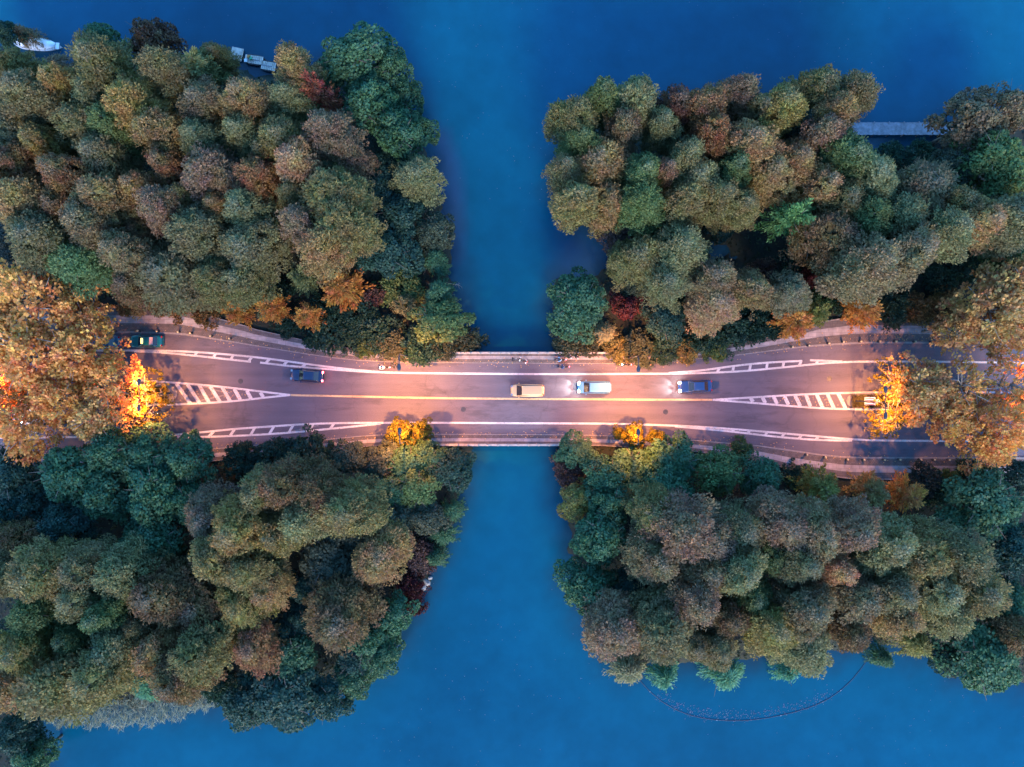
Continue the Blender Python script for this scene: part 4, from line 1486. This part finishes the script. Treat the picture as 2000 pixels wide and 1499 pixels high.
scooter(1094, 703, math.pi, SW, (.1, .2, .35), 'blue scooter on the upper bridge sidewalk behind the walkers', 'person in a light blue cape riding on the bridge sidewalk', fab('blue_cape', (.2, .38, .6)), None, lit=False)
scooter(1100, 717, math.pi, 0, (.03, .06, .14), 'dark blue scooter in the upper cycle lane on the bridge', 'person in dark blue riding in the bridge cycle lane', fab('navy_jacket', (.03, .08, .2)), fab('navy_helmet', (.03, .05, .12)), lit=False)
scooter(306, 807, 0, 0, (.6, .6, .6), 'white scooter emerging from under the left plane trees', 'person riding the white scooter out from the left plane trees', fab('white_coat', (.75, .72, .7)), fab('pale_helmet', (.7, .7, .7)))

# ------------------------------------------------------------------ boats, rafts, pier
def hull(root, L, Wd, Hh, mat, name='hull'):
    m = MB(); secs = []
    for t in np.linspace(-1, 1, 11):
        wd = Wd / 2 * max(.06, (1 - abs(t) ** 2.6)) if t > 0 else Wd / 2 * max(.1, (1 - abs(t) ** 4) * .98)
        x = t * L / 2
        secs.append([(x, -wd, Hh), (x, -wd * .8, .1), (x, 0, -.1), (x, wd * .8, .1), (x, wd, Hh), (x, wd * .86, Hh), (x, wd * .8, Hh - .12), (x, -wd * .8, Hh - .12), (x, -wd * .86, Hh)])
    loft(m, secs)
    return m.build(name, mat, root, False)
M['boat_white'] = plain('white_tarp', (.72, .72, .76), .6, scale=2.5, var=.12)
wb = empty('covered_boat', W(76, 90, WATER_Z), math.radians(-5), 'white covered boat moored under the twigs by the top left shore', 'boat')
hull(wb, 6.8, 1.9, .55, M['boat_white'])
m = MB(); secs = []
for t in np.linspace(-.96, .8, 9):
    wd = .84 * max(.08, (1 - abs(t) ** 2.8)); secs.append([(t * 3.3, -wd, .56), (t * 3.3, -wd * .6, .84), (t * 3.3, 0, .95), (t * 3.3, wd * .6, .84), (t * 3.3, wd, .56)])
loft(m, secs); m.build('cover', M['boat_white'], wb, True)
tp = MB(); tp.box((3.0, 0, .58), (.5, .9, .05)); tp.build('foredeck', M['boat_white'], wb)
rf = empty('plank_raft', W(464, 108, WATER_Z), math.radians(-12), 'beige plank raft at the left of the moored boats', 'raft')
m = MB()
for i in range(9): m.box((-.75 + i * .19, 0, .34), (.17, 1.8, .06))
m.build('deck', M['tan_wood'], rf)
m = MB(); m.tube([(-.85, -.6, .15), (.85, -.6, .15)], .16); m.tube([(-.85, .6, .15), (.85, .6, .15)], .16); m.build('float', M['dark_wood'], rf)
for (x, y, rz, L, lab) in ((500, 120, -8, 3.6, 'plank-decked wooden boat with crates between the raft and the smaller boat'), (527, 132, -10, 2.9, 'smaller plank-decked wooden boat beside the tan tree')):
    bo = empty('wooden_boat', W(x, y, WATER_Z), math.radians(rz), lab, 'boat', 'wooden boats moored at the top shore')
    hull(bo, L, 1.5, .45, M['dark_wood'])
    m = MB()
    for i in range(int(L / .26) - 3): m.box((-L / 2 + .5 + i * .26, 0, .47), (.22, 1.15, .05))
    m.build('deck', M['tan_wood'], bo)
    m = MB(); m.box((-.3, .0, .52), (L * .55, .1, .05)); m.build('thwart', M['wood'], bo)
def small(name, x, y, z, mat, label, cat):
    r_ = empty(name, W(x, y, WATER_Z + z), rng.uniform(0, 3), label, cat)
    m = MB(); m.box((0, 0, .15), (.42, .34, .28)); m.build('box', mat, r_)
    m = MB(); m.box((0, 0, .31), (.46, .38, .04)); m.build('lid', mat, r_)
small('storage_crate', 487, 112, .52, plain('orange_plastic', (.55, .2, .05)), 'orange crate on the plank-decked boat', 'crate')
small('storage_crate', 490.5, 115, .52, plain('green_plastic', (.04, .3, .16)), 'green crate on the plank-decked boat', 'crate')
small('storage_crate', 481, 120, .52, plain('white_plastic', (.65, .65, .68)), 'white crate at the end of the plank-decked boat', 'crate')

pr = empty('wooden_pier', W(1745, 255, WATER_Z), 0, 'grey wooden plank pier on the water at the upper right', 'pier')
a_, b_ = W(1630, 255, WATER_Z).x, W(1860, 255, WATER_Z).x
ox = pr.location.x
m = MB()
x = a_
while x < b_:
    wd = .19
    m.box((x - ox, rng.uniform(-.02, .02), .72 + rng.uniform(-.004, .004)), (wd - .02, 1.78, .05)); x += wd
m.build('deck', M['wood'], pr)
m = MB(); m.box((0, .75, .6), (b_ - a_, .12, .16)); m.box((0, -.75, .6), (b_ - a_, .12, .16)); m.build('beam', M['dark_wood'], pr)
for i in range(8):
    for s in (-1, 1):
        m = MB(); m.tube([((a_ - ox) + (b_ - a_) * (i + .5) / 8, s * .86, -1.2), ((a_ - ox) + (b_ - a_) * (i + .5) / 8, s * .86, 1.0)], .07, 8); m.build('post', M['wood'], pr)

# floating boom with floats, weed specks, reeds, rocks, dead branches
bm_pts = smooth_px([(1250,1330),(1262,1352),(1290,1374),(1320,1392),(1350,1402),(1400,1408),(1450,1410),(1500,1404),(1550,1393),(1600,1378),(1640,1355),(1666,1332),(1688,1305),(1700,1280)])
fb = empty('floating_boom', W(1470, 1400, WATER_Z), 0, 'dark floating boom curving across the lower right water', 'boom')
m = MB(); m.tube([W(x, y, WATER_Z + .03) - fb.location for x, y in bm_pts], .04, 6); m.build('rope', plain('wet_rope', (.03, .05, .09), .6), fb)
M['float'] = plain('float_foam', (.35, .35, .4), .7)
fm = None
for i, (x, y) in enumerate(bm_pts):
    if i % 5 == 1:
        if fm is None:
            q = MB(); q.lathe([(.001, -.05), (.06, -.04), (.08, 0), (.06, .05), (.001, .07)], n=10); fm = q.mesh('float', True)
        link('float', fm, M['float'], fb, W(x, y, WATER_Z + .05) - fb.location)
def specks(name, pts, spread, n, col, label, size):
    R = np.random.RandomState(len(pts) + n)
    P = []
    for i in range(n):
        x, y = pts[R.randint(len(pts))]
        p_ = W(x + R.normal(0, spread[0]), y + R.normal(0, spread[1]) - spread[2], WATER_Z + .02); P.append(p_)
    P = np.array(P); k = len(P)
    me = leaf_mesh(name, P, R.normal(size=(k, 3)) * np.array([1, 1, .05]), np.array([[0, 0, 1.0]] * k), size, size * .8, 2)
    o = link(name, me); o.color = col
    tag(o, label, 'water weed', kind='stuff')
specks('water_weed', [p for p in bm_pts if 1270 < p[0] < 1640], (9, 6, 9), 420, (.10, .13, .2, 1), 'pale weed specks gathered inside the floating boom', .16)
specks('floating_leaves', [(300, 30), (560, 60), (850, 80), (980, 300), (1100, 60), (1600, 60), (1900, 120), (950, 1250), (1040, 1350), (800, 1420), (1700, 1430), (1880, 1400)], (110, 70, 0), 420, (.12, .14, .2, 1), 'scattered leaves floating on the lake', .13)

def reeds():
    R = np.random.RandomState(9)
    n = 3600
    X = R.uniform(58, 432, n)
    top = np.interp(X, [58, 200, 300, 432], [1392, 1372, 1362, 1345]); bot = np.interp(X, [58, 140, 250, 340, 432], [1400, 1408, 1412, 1402, 1368])
    bot = bot + 5 * np.sin(X * .11) + 4 * np.sin(X * .31 + 1)
    Y = top - 12 + (bot - top + 12) * R.uniform(0, 1, n) ** .8
    P = np.array([W(x, y, WATER_Z) for x, y in zip(X, Y)]); P[:, 2] += R.uniform(.9, 1.7, n)
    D = R.normal(size=(n, 3)) * .55 + np.array([.0, -.7, .35])
    me = leaf_mesh('reeds', P, D, np.array([0, 0, 1.0]) + R.normal(size=(n, 3)) * .4, 1.05, .075, 4)
    o = link('reeds', me); o.color = (.27, .29, .21, 1)
    tag(o, 'pale feathery reeds fringing the lower left shore', 'reeds', kind='stuff')
reeds()

def rock(px, py, r, label):
    bm = bmesh.new(); bmesh.ops.create_icosphere(bm, subdivisions=2, radius=1)
    R = random.Random(int(px * 7 + py))
    ph = [R.uniform(0, 6) for _ in range(3)]
    for v in bm.verts:
        c = v.co.copy(); k = 1 + .18 * math.sin(3 * c.x + ph[0]) + .15 * math.sin(4 * c.y + ph[1]) + R.uniform(-.07, .07)
        v.co = Vector((round(c.x * k * 3) / 3 * .6 + c.x * k * .4, c.y * k * .8, c.z * k * .6)) * r
    me = bpy.data.meshes.new('rock'); bm.to_mesh(me); bm.free()
    o = link('rock', me, M['stone']); o.location = W(px, py, WATER_Z + .15); o.rotation_euler = (0, 0, R.uniform(0, 3))
    tag(o, label, 'rock', 'pale rocks on the lower left shore')
rock(833, 1137, .62, 'largest pale rock on the shore beside the crimson bush')
rock(827, 1149, .5, 'pale rock touching the lower side of the largest one')
rock(820, 1157, .34, 'small pale rock lowest on the shore by the crimson bush')
rock(840, 1129, .34, 'small pale rock at the top of the shore cluster')
def branch(px, py, a, L, label):
    root = empty('dead_branch', W(px, py, WATER_Z), a, label, 'branch', 'bare branches reaching over the channel')
    m = MB(); m.tube([(-1.2, 0, 0), (0, 0, .8), (L * .6, .15, 1.3), (L, .1, 1.35)], [.09, .07, .04, .015], 6); m.build('limb', M['pale_bark'], root)
    m = MB()
    R = random.Random(int(px))
    for i in range(14):
        t = R.uniform(.1, 1); s = R.choice((-1, 1)); l = R.uniform(.3, .9)
        b = Vector((L * t * .95, .1, .8 + .5 * t)); m.tube([b, b + Vector((l * .6, s * l * .6, R.uniform(-.1, .3)))], [.02, .006], 4)
    m.build('twig', M['pale_bark'], root)
branch(880, 556, math.radians(-20), 1.8, 'bare pale branch reaching over the channel above the bridge')
branch(896, 950, math.radians(25), 1.7, 'bare pale branch reaching over the channel below the bridge')

# fallen leaves on road and sidewalks
def litter():
    R = np.random.RandomState(21)
    P = []
    def put(x, y, z): P.append(W(x, y, z))
    for i in range(900):
        x = R.uniform(-60, 2060)
        if R.rand() < .55:
            a_, b_ = ((UP_IN, UP_OUT), (LO_IN, LO_OUT))[R.randint(2)]
            f = min(1, abs(R.normal(0, .35))); put(x, yat(a_, x) * (1 - f) + yat(b_, x) * f, .145)
        else:
            a_ = UP_IN if R.rand() < .5 else LO_IN
            d = abs(R.normal(0, 5)); put(x, yat(a_, x) + (d if a_ is UP_IN else -d), .012)
    for i in range(220): put(R.uniform(1690, 1900), R.uniform(622, 670), .145)
    for i in range(60):
        put(R.uniform(350, 480), R.uniform(757, 782), .018); put(R.uniform(1500, 1650), R.uniform(774, 794), .018)
    P = np.array(P); n = len(P)
    D = R.normal(size=(n, 3)); D[:, 2] *= .1
    me = leaf_mesh('fallen_leaves', P, D, np.array([0, 0, 1.0]) + R.normal(size=(n, 3)) * .15, .17, .13, 5)
    o = link('fallen_leaves', me); o.color = (.5, .3, .12, 1)
    tag(o, 'yellow fallen leaves scattered along the kerbs', 'leaves', kind='stuff')
litter()
